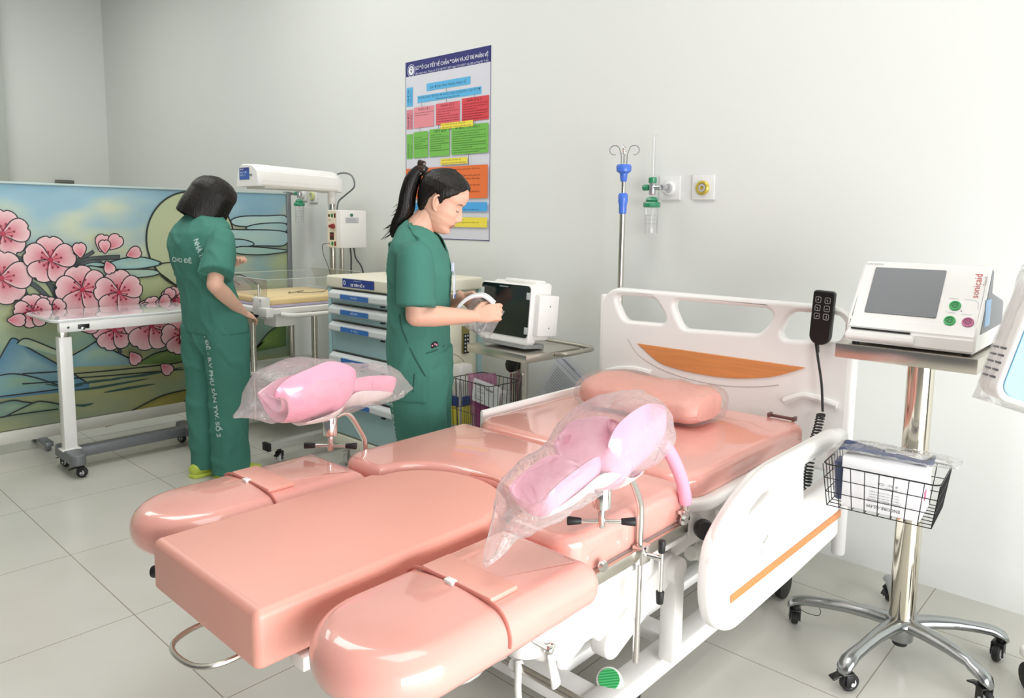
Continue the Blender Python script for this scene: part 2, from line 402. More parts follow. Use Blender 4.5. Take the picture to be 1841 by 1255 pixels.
# clouds
def cloud(pts, c1, c2=None, k=6): q = cv(pts, k, True); A.poly(q, c1, c2); A.line(q, LW, INK, loop=True)
cloud([(415, 396), (435, 389), (480, 388), (512, 388), (512, 404), (470, 407), (425, 406)], 'a9c8cc', 'b4cec6')
cloud([(443, 408), (470, 402), (512, 402), (512, 417), (480, 418), (450, 415)], '9dc0c6', 'aecbc4')
cloud([(385, 415), (440, 413), (512, 417), (512, 440), (470, 442), (385, 440)], 'a8cace', 'b4d0c8')
cloud([(385, 433), (430, 430), (455, 437), (445, 443), (385, 444)], 'a0c4ca')
cloud([(420, 448), (440, 443), (512, 449), (512, 453), (470, 458), (428, 456)], 'a4c6be')
cloud([(200, 470), (230, 463), (260, 463), (290, 474), (250, 483), (205, 484), (180, 478)], '8fc0c0', 'b0ccc0')
cloud([(130, 478), (150, 468), (175, 470), (190, 478), (160, 480)], '9cc0bc')
cloud([(135, 488), (160, 478), (200, 484), (240, 484), (275, 485), (285, 492), (260, 498), (200, 500), (140, 500)], 'a0c0b4', 'b2c6b0')
A.line(cv([(285, 474), (310, 471)]), LW, INK); A.line(cv([(285, 490), (296, 498), (312, 510)]), LW, INK)
A.line(cv([(415, 497), (432, 494), (462, 511)]), LW, INK); A.line(cv([(415, 502), (430, 512)]), LW, INK)
# branches
for ps, w_ in (([(-10, 455), (20, 462), (60, 478), (110, 498), (150, 515)], .034), ([(50, 478), (80, 500), (100, 530), (108, 560)], .022), ([(20, 500), (60, 512), (90, 540)], .02), ([(35, 510), (50, 540), (64, 565)], .024), ([(60, 500), (120, 480), (160, 466), (215, 462)], .02), ([(110, 480), (150, 462), (168, 452)], .014), ([(120, 485), (160, 470), (182, 470)], .014), ([(180, 580), (205, 600), (215, 635)], .014), ([(115, 515), (180, 555), (240, 562), (330, 555)], .02), ([(135, 490), (110, 486)], .014), ([(100, 515), (130, 550), (180, 570), (300, 600)], .016)):
    A.line(cv(ps), w_+.008, INK); A.line(cv(ps), w_, '4b5254')
# blossom
def petal(c, ang, L, wd, c1='e9c4c6', c2='c9566a'):
    pts = []; n = 18
    for k in range(n+1):
        t_ = k/n; a = -PI/2+PI*t_
    prof = [(0, 0), (.25, .30), (.5, .48), (.75, .5), (.93, .34), (1.0, .12), (.94, 0)]
    prof = prof + [(x, -y) for x, y in prof[-2:0:-1]]
    sm = smooth([(p[0], p[1], 0) for p in prof], 4, True)
    for p in sm:
        x = p.x*L; y = p.y*wd; pts.append((c[0]+x*math.cos(ang)-y*math.sin(ang), c[1]+x*math.sin(ang)+y*math.cos(ang)))
    base = (c[0]+.18*L*math.cos(ang), c[1]+.18*L*math.sin(ang))
    A.poly(pts, c1, c2, ctr=base); A.line(pts, LW*.8, INK, loop=True)
def flower(x, y, r_px, a0=90, sq=1.):
    c = mu(x, y); e = mu(x+r_px, y); L = (e[0]-c[0])*1.02
    for k in range(5): petal(c, math.radians(a0+72*k), L, L*1.0)
    for k in range(12):
        a = 2*PI*k/12+.2; l_ = L*(.33 if k % 2 else .42)
        A.line([c, (c[0]+l_*math.cos(a), c[1]+l_*math.sin(a))], .004, 'a02040')
        q = (c[0]+l_*math.cos(a), c[1]+l_*math.sin(a)); A.poly([(q[0]+.007*math.cos(j), q[1]+.007*math.sin(j)) for j in (0, 1, 2, 3, 4, 5)], '8a1c38')
    A.poly([(c[0]+L*.1*math.cos(j), c[1]+L*.1*math.sin(j)) for j in [k*.63 for k in range(10)]], 'a8203f', 'c03050')
for f in ((4, 420, 48, 85), (0, 500, 55, 80), (88, 467, 46, 88), (145, 520, 46, 100), (210, 525, 42, 92), (68, 552, 26, 70), (90, 556, 26, 110), (55, 558, 34, 95), (200, 592, 38, 95), (265, 583, 46, 90), (318, 600, 34, 100), (305, 540, 26, 80), (268, 555, 24, 100)): flower(*f)
for (x, y, L, a) in ((137, 463, 30, 95), (172, 452, 34, 75), (186, 448, 34, 50), (180, 455, 26, 90), (218, 459, 28, 20), (182, 468, 26, -70), (5, 573, 34, -5), (225, 630, 28, -60), (280, 652, 26, -45), (288, 540, 26, 60), (313, 600, 28, -40), (275, 545, 24, 30), (135, 590, 34, 10)):
    petal(mu(x, y), math.radians(a), (mu(x+L, y)[0]-mu(x, y)[0]), (mu(x+L, y)[0]-mu(x, y)[0])*.8, 'e6b9bd', 'cc6272')
for (x, y, a) in ((118, 482, 40), (95, 500, -60), (60, 580, -80), (210, 610, -70), (345, 560, 20)):
    pass
A.done('mural_print', MC('mural_ink', .32, .2), t)
b = B()
box2(b, (XM-.045, 2.865, .08), (XM+.012, 2.90, 1.535), .004)
O('end_post', b, dsteel, t)
b = B(); box2(b, (XM-.05, -.2, .055), (XM+.012, 2.90, .125), .004); O('bottom_rail', b, M('white_rail', 'd8d6cc', .4), t)
b = B(); box2(b, (XM-.04, -.2, 1.515), (XM+.006, 2.90, 1.527), .002); O('top_rail', b, M('mural_edge', 'b7c8c6', .4), t)
for y in (.3, 1.25, 2.6):
    b = B(); box2(b, (XM-.2, y-.02, .03), (XM+.14, y+.02, .058), .004); lathe(b, [(.03, -.01), (.03, .01)], axis((XM+.1, y, .03), (0, 1, 0))); lathe(b, [(.03, -.01), (.03, .01)], axis((XM-.16, y, .03), (0, 1, 0))); O('foot', b, dsteel, t)

# ------------------------------------------------------------ poster
YP = YB-.004
def po(x, y): p = ony(x, y, YP-.001); return (p.x, p.z)
x0, zt = po(728.9, 111.8); x1, zb = po(880.2, 433.3); x1 = po(883.2, 80.8)[0]; zt = po(883.2, 80.8)[1]
t = thing('poster', 'tall laminated flowchart poster with a navy title band on the back wall', 'poster', (x0, YB, zb))
b = B(); box2(b, (x0, YP, zb), (x1, YB-.001, zt)); O('sheet', b, M('poster_paper', 'd9d9e2', .35, coat=.3), t)
A = Print((0, YP, 0), (1, 0, 0), (0, 0, 1), .0001)
NV = '23246e'
h0 = po(805, 125)[1]
A.rect((x0, h0), (x1, zt), NV)
for a_, b_ in (((x0, zb), (x0+.004, zt)), ((x1-.004, zb), (x1, zt)), ((x0, zb), (x1, zb+.004))): A.rect(a_, b_, NV)
Wd = x1-x0
def X(f): return x0+Wd*f
Hh = zt-zb
def Z(f): return zt-Hh*f
lc = (X(.075), (h0+zt)/2-.01)
for r_, c_ in ((.036, 'c8cadc'), (.032, NV), (.026, 'e6e6ee')): A.poly([(lc[0]+r_*math.cos(a), lc[1]+r_*1.05*math.sin(a)) for a in [2*PI*k/24 for k in range(24)]], c_)
A.poly([(lc[0]-.012, lc[1]+.006), (lc[0], lc[1]-.016), (lc[0]+.014, lc[1]+.012), (lc[0]+.002, lc[1]-.002)], '1c1c3c')
A.poly([(lc[0]+.006*math.cos(a), lc[1]+.014+.006*math.sin(a)) for a in [2*PI*k/8 for k in range(8)]], '1c1c3c')
A.text('SƠ ĐỒ CHI TIẾT VỀ CHẨN ĐOÁN VÀ XỬ TRÍ PHẢN VỆ', (X(.13), Z(.052)), .03, 'f2f2f8', width=Wd*.84, bold=.0002)
A.text('(Ban hành theo Thông tư số 51/2017/TT-BYT ngày 29/12/2017 của Bộ trưởng Bộ Y tế)', (X(.13), Z(.078)), .018, 'd8daf0', width=Wd*.84)
def pbox(f, g, col): # by fractions
    A.rect((X(f[0]), Z(g[1])), (X(f[1]), Z(g[0])), col)
def lines(f, g, n, col='30303a', seed=1):
    rnd = random.Random(seed); words = ['chẩn đoán', 'phản vệ', 'tiêm', 'thuốc', 'nguy kịch', 'mạch', 'huyết áp', 'khó thở', 'theo dõi', 'ml/kg', 'adrenalin', 'độ', 'người bệnh', 'xử trí', 'tại chỗ', 'và']
    W_ = Wd*(f[1]-f[0])*.9
    for k in range(n):
        z = Z(g[0]+(g[1]-g[0])*(k+.75)/n); sz = min(.014, Hh*(g[1]-g[0])/n*.7); fr = rnd.choice((1, 1, 1, .6, .8)); s_ = ''
        while len(s_)*sz*.55 < W_*fr: s_ += rnd.choice(words)+' '
        A.text(s_.strip(), (X(f[0])+Wd*.015, z), sz, col, width=W_*fr)
BL, PK, RD, GR, YL, ORG = '5bb4e4', 'd98290', 'd8454e', '76bc52', 'f0de4e', 'e8743a'
pbox((.27, .78), (.137, .178), BL); A.text('XÁC ĐỊNH TÌNH TRẠNG PHẢN VỆ', (X(.31), Z(.168)), .022, '1a3048', width=Wd*.42)
pbox((.155, .90), (.198, .236), BL); A.text('NGỪNG NGAY TIẾP XÚC VỚI THUỐC HOẶC DỊ NGUYÊN + GỌI HỖ TRỢ', (X(.17), Z(.215)), .018, '1a3048', width=Wd*.72)
A.text('Tiêm adrenalin ngay nếu cần', (X(.38), Z(.231)), .014, '1a3048', width=Wd*.28)
pbox((.015, .095), (.143, .248), BL); pbox((.015, .095), (.268, .377), PK); pbox((.015, .095), (.405, .545), GR)
for f_, g_, s_ in ((.048, .236, 'CHẨN ĐOÁN'), (.048, .37, 'PHÂN ĐỘ'), (.048, .54, 'XỬ TRÍ CẤP CỨU')): A.text(s_, (X(f_), Z(g_)), .02, '20304a', ang=PI/2, width=Hh*.08)
for f_, g_, s_ in ((.078, .23, '(phản vệ khi có)'), (.078, .37, '(mức độ nặng)'), (.078, .54, '(xử trí ngay)')): A.text(s_, (X(f_), Z(g_)), .012, '20304a', ang=PI/2, width=Hh*.07)
for f, g, c_, s_, n in (((.11, .36), (.26, .375), 'e58f98', 'PHẢN VỆ I', 2), ((.385, .665), (.256, .372), 'e0606c', 'PHẢN VỆ II', 6), ((.69, .985), (.248, .37), RD, 'PHẢN VỆ III, IV', 7)):
    pbox(f, g, c_); A.text(s_, (X(f[0]+.06), Z(g[0]+.02)), .02, '40141c', width=Wd*(f[1]-f[0])*.55); lines(f, (g[0]+.025, g[0]+.025+.013*n), n, '4a1820', n)
for f, g, s_, n in (((.11, .29), (.397, .542), '', 6), ((.31, .55), (.392, .542), 'TIÊM BẮP', 8), ((.575, .985), (.388, .54), 'ĐƯỜNG TĨNH MẠCH', 10)):
    pbox(f, g, GR)
    if s_: A.text(s_, (X(f[0]+.05), Z(g[0]+.02)), .022, '18301a', width=Wd*(f[1]-f[0])*.65)
    lines(f, (g[0]+.025, g[0]+.025+.0122*n), n, '1e3a1e', n+3)
pbox((.45, .82), (.366, .397), YL); lines((.45, .82), (.366, .397), 2, '4a4010', 5)
pbox((.45, .76), (.557, .59), YL); lines((.45, .76), (.557, .59), 2, '4a4010', 6)
pbox((.015, .985), (.602, .775), ORG); lines((.02, .98), (.61, .765), 9, '4a2010', 8)
pbox((.015, .985), (.797, .845), '4fa8e6'); lines((.02, .98), (.80, .842), 3, '123050', 9)
pbox((.015, .985), (.878, .93), YL); lines((.02, .98), (.882, .926), 3, '40380c', 10)
lines((.02, .98), (.944, .962), 1, '34343c', 12)
for f, g, h in ((.52, .178, .198), (.52, .236, .256), (.22, .236, .26), (.84, .236, .248), (.2, .375, .397), (.43, .372, .392), (.85, .37, .388), (.78, .54, .602)): A.line([(X(f), Z(g)), (X(f), Z(h))], .0028, '2a2a34')
A.done('printed_chart', MC('poster_ink', .38, .2), t)
# ------------------------------------------------------------ delivery bed
XC = -1.39; ZT = .65
vinyl = M('salmon_vinyl', 'eba392', .5, bump=.06, bscale=260, coat=.5, croug=.45, spec=.8, var=.02)
vinylg = M('salmon_vinyl_wrapped', 'eda79b', .3, bump=.10, bscale=9, coat=1., croug=.05, var=.02)
wood = M('orange_wood', 'd98f56', .45, var=.10, vscale=3, aniso=(2, 2, 40))
bed = thing('delivery_bed', 'white hospital delivery bed with salmon vinyl cushions and wood trim', 'bed', (XC, 1.6, 0))
# foot cushion: wide block with a bowed back end
x0, x1 = XC-.232, XC+.222
fo = rrect(x0, x1, .612, 1.21, (.018, .018, .02, .02), 5)
arc = [(XC+.21*math.cos(a), 1.22+.17*math.sin(a)) for a in [PI*k/20 for k in range(21)]]
poly = [p for p in fo if p[1] < 1.0]+[(x1, 1.2)]+arc+[(x0, 1.2)]
b = B(); cushion(b, poly, ZT-.112, ZT, .018, .008, n=6); O('foot_cushion', b, vinyl, bed)
# seat cushion with a notch for the foot block
no = [(XC+.232*math.cos(a), 1.275+.135*math.sin(a)) for a in [PI-PI*k/20 for k in range(21)]]
sx0, sx1 = XC-.44, XC+.44
poly = rrect(sx0, sx1, 1.235, 1.76, (.07, .07, .03, .03), 8)
poly = poly[:9]+[(XC-.275, 1.235), (XC-.245, 1.238)]+no+[(XC+.245, 1.238), (XC+.275, 1.235)]+poly[9:]
b = B(); cushion(b, poly, ZT-.10, ZT, .03, .015); O('seat_cushion', b, vinylg, bed)
b = B(); tube(b, smooth([(XC-.03, 1.392, ZT+.002), (XC+.06, 1.40, ZT+.006), (XC+.15, 1.375, ZT+.002)], 5), .006, 8); O('seam_cord', b, vinyl, bed)
# upper (back) cushion on its white rim
b = B(); cushion(b, rrect(XC-.435, XC+.435, 1.775, 2.60, (.10, .10, .05, .05), 9), .575, ZT+.008, .032, .02, crown=.006); O('back_cushion', b, vinylg, bed)
b = B(); cushion(b, rrect(XC-.462, XC+.462, 1.745, 2.62, (.13, .13, .06, .06), 9), .548, .584, .012); O('back_frame_rim', b, white, bed)
b = B(); box2(b, (XC-.468, 1.86, .56), (XC-.448, 2.6, .665), .008); O('far_edge_trim', b, white, bed)
# straps on cushion
b = B(); box2(b, (XC+.30, 2.585, .652), (XC+.40, 2.6, .662), .003); box2(b, (XC+.30, 2.57, .652), (XC+.31, 2.6, .668), .002); box2(b, (XC+.39, 2.57, .652), (XC+.40, 2.6, .668), .002); O('slot_buckle', b, M('brown_buckle', '7a5a54', .35, .4), bed)
# leg pads
def leg_pad(xa, xb):
    r = (xb-xa)/2
    out = [(xb-r+r*math.cos(a), 0.635+r+r*math.sin(a)) for a in [PI+PI*k/22 for k in range(23)]]+rrect(xa, xb, .8, 1.225, .04, 5)[12:]
    q = B(); cushion(q, out, ZT-.105, ZT+.004, .05, .045, crown=.008, n=8); o = O('leg_pad', q, vinylg, bed)
    q = B(); box2(q, (xa+.05, .93, ZT-.004), (xb-.05, 1.005, ZT+.008), .004); s_ = O('strap_flap', q, vinyl, o)
    q = B(); box2(q, ((xa+xb)/2-.02, .918, ZT+.002), ((xa+xb)/2+.005, .934, ZT+.011), .003); O('strap_tag', q, white, s_)
    q = B()
    prof = [(xa-.001, ZT-.07), (xa-.001, ZT-.045), (xa+.014, ZT-.014), (xa+.05, ZT+.002), ((xa+xb)/2, ZT+.0055), (xb-.05, ZT+.002), (xb-.014, ZT-.014), (xb+.001, ZT-.045), (xb+.001, ZT-.066)]
    tube(q, smooth([(x, .928, z) for x, z in prof], 4), .0035, 6); O('seam_strap', q, M('dark_seam_vinyl', 'c9786c', .4), o)  # seam strap in a darker salmon vinyl than the pad
leg_pad(XC-.545, XC-.25); leg_pad(XC+.25, XC+.545)
# hand loop and grips under the foot block
b = B(); tube(b, smooth([(-1.27, .69, .525), (-1.265, .60, .522), (-1.30, .555, .52), (-1.385, .552, .52), (-1.42, .60, .522), (-1.42, .69, .525)], 5), .0055, 8); O('pull_handle', b, steel, bed)
b = B(); cyl(b, (-1.62, .72, .545), (-1.712, .645, .53), .014, 12, .004); O('release_grip', b, black, bed)
b = B(); box2(b, (-1.58, .76, .515), (-1.20, 1.2, .54), .004); box2(b, (-1.20, .72, .49), (-1.15, .76, .53), .004); box2(b, (-1.21, .70, .50), (-1.16, .9, .53), .004); O('foot_support_frame', b, wplas, bed)
# headboard
YH = 2.68
def hb(zx, zy): p = ony(1060+zx/3.682, 490+zy/3.682, YH); return (p.x, p.z)
def curve2(pts, k=5): return [tuple(p)[:2] for p in smooth([(*p, 0) for p in pts], k, True)]
HBM = Matrix(((1, 0, 0, 0), (0, 0, 1, YH+.03), (0, 1, 0, 0), (0, 0, 0, 1)))
xl, xr = -1.925, -.845
out = rrect(xl, xr, .46, 1.065, (.03, .03, .10, .10), 8)
holes = []
for hh in (((175, 150), (410, 170), (435, 190), (495, 290), (485, 340), (235, 320), (205, 290), (165, 190)),
           ((560, 185), (1175, 240), (1210, 280), (1185, 340), (1110, 410), (620, 375), (590, 340), (545, 230)),
           ((1345, 260), (1640, 285), (1685, 310), (1690, 380), (1640, 465), (1280, 445), (1255, 400), (1300, 310))):
    P = [hb(*q) for q in hh]; o2 = []
    for i in range(len(P)):
        a, c, d = Vector(P[i-1]), Vector(P[i]), Vector(P[(i+1) % len(P)])
        l1 = min(.02, (a-c).length*.45); l2 = min(.02, (d-c).length*.45); p, q = c+(a-c).normalized()*l1, c+(d-c).normalized()*l2
        for k in range(5): t_ = k/4; o2.append(tuple(p*(1-t_)**2+c*2*t_*(1-t_)+q*t_*t_))
    holes.append(o2[::-1])
b = plate(out, holes, .05, .016, HBM)
hbo = O('headboard', b, white, bed)
def yline(pts, off): return [(*p, off) for p in pts]
top_l, top_r = hb(315, 470), hb(1425, 630)
low = [hb(*q) for q in ((450, 590), (580, 640), (700, 668), (850, 693), (1000, 702), (1200, 692), (1350, 655))]
q = [Vector((*p, 0)) for p in [top_l]+low+[top_r]]; arc = [tuple(p)[:2] for p in smooth(q, 5)]
b = plate(arc, [], .008, .002, Matrix(((1, 0, 0, 0), (0, 0, 1, YH+.004), (0, 1, 0, 0), (0, 0, 0, 1)))); O('wood_inlay', b, wood, hbo)
gp = [hb(*q) for q in ((250, 440), (320, 545), (450, 630), (620, 695), (850, 745), (1080, 757), (1250, 745))]
b = B(); tube(b, smooth([(p[0], YH+.005, p[1]) for p in gp], 5), .0022, 6); O('groove_line', b, M('seam_grey', 'c5bfba', .5), hbo)
for pts in (((90, 665), (180, 640), (300, 640), (410, 668)), ((1290, 850), (1400, 815), (1500, 830), (1640, 880))):
    P = [hb(*q) for q in pts]; b = B(); tube(b, smooth([(p[0], YH-.0, p[1]) for p in P], 5), .013, 8); O('moulded_lip', b, white, hbo)
for x in (xl+.012, xr-.012):
    b = B(); cyl(b, (x, YH+.03, .16), (x, YH+.03, 1.03), .024, 16, .008); O('headboard_post', b, white, bed)
# near side rail
XS = -.80
def sr(zx, zy): p = onx(1060+zx/1.93, 500+zy/1.93, XS); return (p.y, p.z)
outer = [sr(*q) for q in ((430, 1195), (447, 1222), (480, 1232), (505, 1225), (690, 1060), (866, 893))]
outer += [sr(*q) for q in ((868, 700), (885, 660), (905, 560), (900, 525), (860, 530), (760, 585), (660, 640), (600, 680), (540, 755), (480, 850), (440, 930), (424, 1030), (420, 1120))]
def rnd(P, r=.02, k=5):
    o2 = []
    for i in range(len(P)):
        a, c, d = Vector(P[i-1]), Vector(P[i]), Vector(P[(i+1) % len(P)]); l1 = min(r, (a-c).length*.45); l2 = min(r, (d-c).length*.45)
        p, q = c+(a-c).normalized()*l1, c+(d-c).normalized()*l2
        for j in range(k): t_ = j/(k-1); o2.append(tuple(p*(1-t_)**2+c*2*t_*(1-t_)+q*t_*t_))
    return o2
RM = Matrix(((0, 0, 1, XS-.022), (1, 0, 0, 0), (0, 1, 0, 0), (0, 0, 0, 1)))
h1 = rnd([sr(*q) for q in ((648, 722), (600, 760), (560, 812), (556, 838), (585, 810), (640, 752))], .01)
h2 = rnd([sr(*q) for q in ((748, 655), (800, 625), (862, 588), (868, 600), (860, 690), (748, 772))], .015)
b = plate(rnd(outer, .03), [h1, h2], .044, .016, RM); rail = O('side_rail', b, white, bed)
s4 = [sr(*q) for q in ((487, 1102), (868, 803), (868, 826), (487, 1127))]
b = plate(s4, [], .006, .001, Matrix(((0, 0, 1, XS+.001), (1, 0, 0, 0), (0, 1, 0, 0), (0, 0, 0, 1)))); O('wood_stripe', b, wood, rail)
tp = [sr(*q) for q in ((440, 1000), (470, 890), (530, 790), (610, 695), (670, 655), (770, 598), (880, 545))]
b = B(); tube(b, smooth([(XS-.012, p[0], p[1]) for p in tp], 5), .022, 12); O('grab_tube', b, white, rail)
b = B(); p = sr(600, 900); tube(b, smooth([(XS+.003, sr(618, 890)[0], sr(618, 890)[1]), (XS+.004, *sr(612, 905)), (XS+.003, *sr(600, 920))], 4), .0022, 6)
p = sr(598, 950); lathe(b, [(.009, -.002), (.009, .004), (.006, .006)], axis((XS, p[0], p[1]), (1, 0, 0))); O('release_button', b, M('button_grey', 'd0cdc8', .4), rail)
# far side rail, mostly hidden
b = plate(rnd([(2*0+y, z-.22) for y, z in outer], .03), [], .044, .016, Matrix(((0, 0, 1, 2*XC-XS+.06), (1, 0, 0, 0), (0, 1, 0, 0), (0, 0, 0, 1)))); O('far_side_rail', b, white, bed)
# frame under the cushions
b = B(); box2(b, (XC-.42, 1.25, .50), (XC+.44, 1.76, .552), .006); box2(b, (XC+.395, 1.20, .49), (XC+.44, 1.76, .535), .006); O('seat_frame', b, white, bed)
b = B(); box2(b, (XC-.38, 1.75, .42), (XC+.40, 2.66, .548), .02); O('back_frame', b, white, bed)
b = B(); cushion(b, rrect(XC-.30, XC+.40, 1.22, 1.70, .06, 6), .33, .50, .03); O('seat_cover', b, white, bed)
b = B(); cushion(b, rrect(XC-.28, XC+.33, 1.70, 2.1, .06, 6), .34, .46, .03); O('mechanism_housing', b, wplas, bed)
# near mechanism side plate with bolts
sp_ = [onx(*q, XC+.37) for q in ((990, 1060), (1048, 1075), (1085, 1040), (1085, 1100), (1045, 1160), (1010, 1205), (1000, 1200), (1000, 1130))]
b = plate(rnd([(p.y, p.z) for p in sp_], .01), [], .012, .003, Matrix(((0, 0, 1, XC+.37), (1, 0, 0, 0), (0, 1, 0, 0), (0, 0, 0, 1)))); spl = O('pivot_plate', b, white, bed)
for q in ((1012, 1088), (1038, 1073), (1012, 1112), (1038, 1097), (1003, 1152)):
    p = onx(*q, XC+.377); b = B(); lathe(b, [(.0075, 0), (.0075, .003), (.005, .005)], axis(p, (1, 0, 0)), 10); O('bolt', b, screw, spl)
# lifting arms
def capsule(b, a, c, r, th, X):
    a = Vector(a); c = Vector(c); d = (c-a); ang = math.atan2(d.y, d.x); pl = []
    for k in range(13): t_ = ang+PI/2+PI*k/12; pl.append((a.x+r*math.cos(t_), a.y+r*math.sin(t_)))
    for k in range(13): t_ = ang-PI/2+PI*k/12; pl.append((c.x+r*math.cos(t_), c.y+r*math.sin(t_)))
    return plate(pl, [], th, .006, Matrix(((0, 0, 1, X), (1, 0, 0, 0), (0, 1, 0, 0), (0, 0, 0, 1))))
def yz(q, X): p = onx(*q, X); return (p.y, p.z)
XA = XC+.385
b = capsule(B(), yz((1092, 1150), XA), yz((1190, 1020), XA), .042, .05, XA); O('lift_arm', b, white, bed)
b = capsule(B(), yz((1060, 1090), XA-.2), yz((1150, 1020), XA-.2), .05, .05, XA-.2); O('lift_arm', b, wplas, bed)
p = onx(1070, 1130, XA); b = B(); cyl(b, (XA-.6, p.y, p.z), (XA+.02, p.y, p.z), .024, 18, .004); O('pivot_bar', b, wplas, bed)
b = B(); a_ = onx(1214, 1022, XA+.03); a2 = onx(1210, 1135, XA+.03)
box2(b, (XA-.005, a2.y-.02, .13), (XA+.045, a2.y+.03, a_.z+.005), .008); cyl(b, (XA-.06, a_.y-.005, a_.z), (XA+.05, a_.y-.005, a_.z), .037, 20, .006); O('support_post', b, white, bed)
b = B(); a_ = onx(1240, 995, XA-.05); cyl(b, (XA-.05, a_.y, a_.z), (XA-.05, a_.y+.12, a_.z-.035), .022, 14, .004); cyl(b, (XA-.05, a_.y+.08, a_.z-.028), (XA-.05, a_.y+.16, a_.z-.048), .03, 14, .004); O('actuator', b, wplas, bed)
# bracket plate with two screws and damper near the rail front
XB = XC+.43
b = B(); box2(b, (XB-.01, 1.79, .475), (XB, 1.93, .56), .004); pl = O('bracket_plate', b, wplas, bed)
for q in ((1312, 890), (1310, 919)):
    p = onx(*q, XB); b = B(); lathe(b, [(.012, 0), (.012, .003), (.007, .005)], axis(p, (1, 0, 0)), 12); O('bolt', b, screw, pl)
p = onx(1288, 922, XB+.02); p2 = onx(1296, 955, XB+.02); b = B(); cyl(b, p, p2, .011, 12, .004); ball(b, p, .009); O('damper', b, wplas, bed)
# base
RX = -1.035
b = B(); box2(b, (RX-.035, 1.44, .07), (RX+.035, 2.72, .125), .008); box2(b, (2*XC-RX-.035, 1.44, .07), (2*XC-RX+.035, 2.72, .125), .008)
box2(b, (2*XC-RX, 1.44, .072), (RX, 1.53, .118), .008); box2(b, (2*XC-RX, 2.6, .072), (RX, 2.69, .118), .008)
box2(b, (RX-.19, 1.52, .10), (RX-.14, 2.65, .135), .008); box2(b, (RX-.16, 1.86, .08), (RX, 1.93, .118), .006); O('base_frame', b, white, bed)
b = B(); gd = axis(onz(1095, 1222, .135), (.25, -.55, .8)); lathe(b, [(.034, -.05), (.036, -.01), (.034, 0), (.031, .001)], gd, 28); cap = O('base_corner_cap', b, white, bed)
b = B(); lathe(b, [(.0285, 0), (.0285, .003)], gd, 28)
O('green_disc', b, M('green_disc', '58c77c', .4), cap)
b = B()
for k in range(7):
    y = -.021+.007*k; h_ = math.sqrt(max(0, .0275**2-y*y)); box(b, (0, y, .0035), (2*h_, .0022, .0014), 0, gd @ Matrix.Rotation(.3, 4, 'Z'))
O('disc_stripe', b, M('dark_green', '2f9a56', .4), cap)
# rod with hanging cable hook, brake bar
b = B(); cyl(b, (RX-.36, 1.405, .15), (RX+.12, 1.405, .15), .011, 14); O('brake_bar', b, steel, bed)
p = onz(903, 1212, .15); b = B(); lathe(b, [(.018, -.012), (.018, .012)], axis((p.x, 1.405, .15), (1, 0, 0)), 16); tube(b, smooth([(p.x+.01, 1.40, .165), (p.x+.022, 1.39, .15), (p.x+.026, 1.385, .10), (p.x+.03, 1.39, .03)], 5), .010, 10); O('brake_pedal', b, wplas, bed)
# round white leg-rest pivot with lever
p = onx(945, 1150, XC+.33); b = B(); lathe(b, [(.03, -.03), (.042, -.024), (.044, .02), (.038, .03), (.0, .032)], axis(p, (0, 0, 1)), 24); box2(b, (p.x-.02, p.y, p.z-.005), (p.x+.02, p.y+.13, p.z+.03), .006); O('leg_rest_pivot', b, white, bed)
b = B(); a_ = onx(958, 1152, XC+.37); c_ = onx(987, 1168, XC+.39); cyl(b, a_, c_, .006, 10); ball(b, c_, .012); ball(b, c_+Vector((0, .012, .006)), .008); O('lever_pin', b, chrome, bed)
b = B(); d_ = onx(1000, 1232, XC+.39); tube(b, [c_, c_.lerp(d_, .5), d_], [.008, .012, .015], 10, flat=.5); O('lever_arm', b, wplas, bed)
b = B(); p = onx(830, 1195, XC+.33); ball(b, p, .045, (1, 1.6, .7)); q_ = onx(900, 1165, XC+.33); cyl(b, p, q_, .025, 12); O('wrapped_bracket', b, M('grey_wrap', 'd2d0cd', .25, bump=.6, bscale=30, coat=.6), bed)
# black round knob
XK = XC+.455
b = B(); p = Vector((XK, 1.86, .505)); p = onx(1262, 948, XK); lathe(b, [(.011, -.04), (.011, .0), (.026, .002), (.028, .012), (.026, .028), (.018, .031)], axis(p, (.75, -.66, 0)), 20); O('adjusting_knob', b, bplas, bed)
b = B(); cyl(b, p-Vector((.075, -.07, 0)), p-Vector((.018, -.016, 0)), .022, 16, .003); O('knob_bracket', b, wplas, bed)
# steel accessory rails
def acc_rail(sx):
    X_ = XC+sx*.455
    b = B(); box2(b, (X_-.005, 1.30, .527), (X_+.005, 1.725, .557), .0015); r_ = O('accessory_rail', b, steel, bed)
    for y in (1.335, 1.70):
        b = B(); box2(b, (X_-sx*.03, y-.012, .533), (X_, y+.012, .555), .003); lathe(b, [(.013, -.004), (.015, .0), (.011, .008)], axis((X_+sx*.004, y, .568), (sx, 0, 0)), 14); O('rail_bolt', b, chrome, r_)
acc_rail(1); acc_rail(-1)
# pink hand grip
b = B(); g_ = [onx(*q, XC+.455) for q in ((1192, 798), (1203, 812), (1216, 838), (1227, 868), (1233, 903))]
tube(b, smooth(g_, 5), [.004]+[.0165]*18+[.0165, .012], 14) if False else tube(b, smooth(g_, 5), [.009, .015]+[.0175]*18+[.017], 14)
O('hand_grip', b, M('pink_rubber', 'f2a9c2', .4, coat=.2), bed)
b = B(); a_ = g_[-1]; cyl(b, a_+Vector((0, 0, -.055)), a_, .007, 10); box(b, a_+Vector((0, 0, -.035)), (.018, .024, .03), .003); cyl(b, a_+Vector((-.0, -.03, -.02)), a_+Vector((0, .01, -.055)), .005, 8); O('grip_clamp', b, chrome, bed)
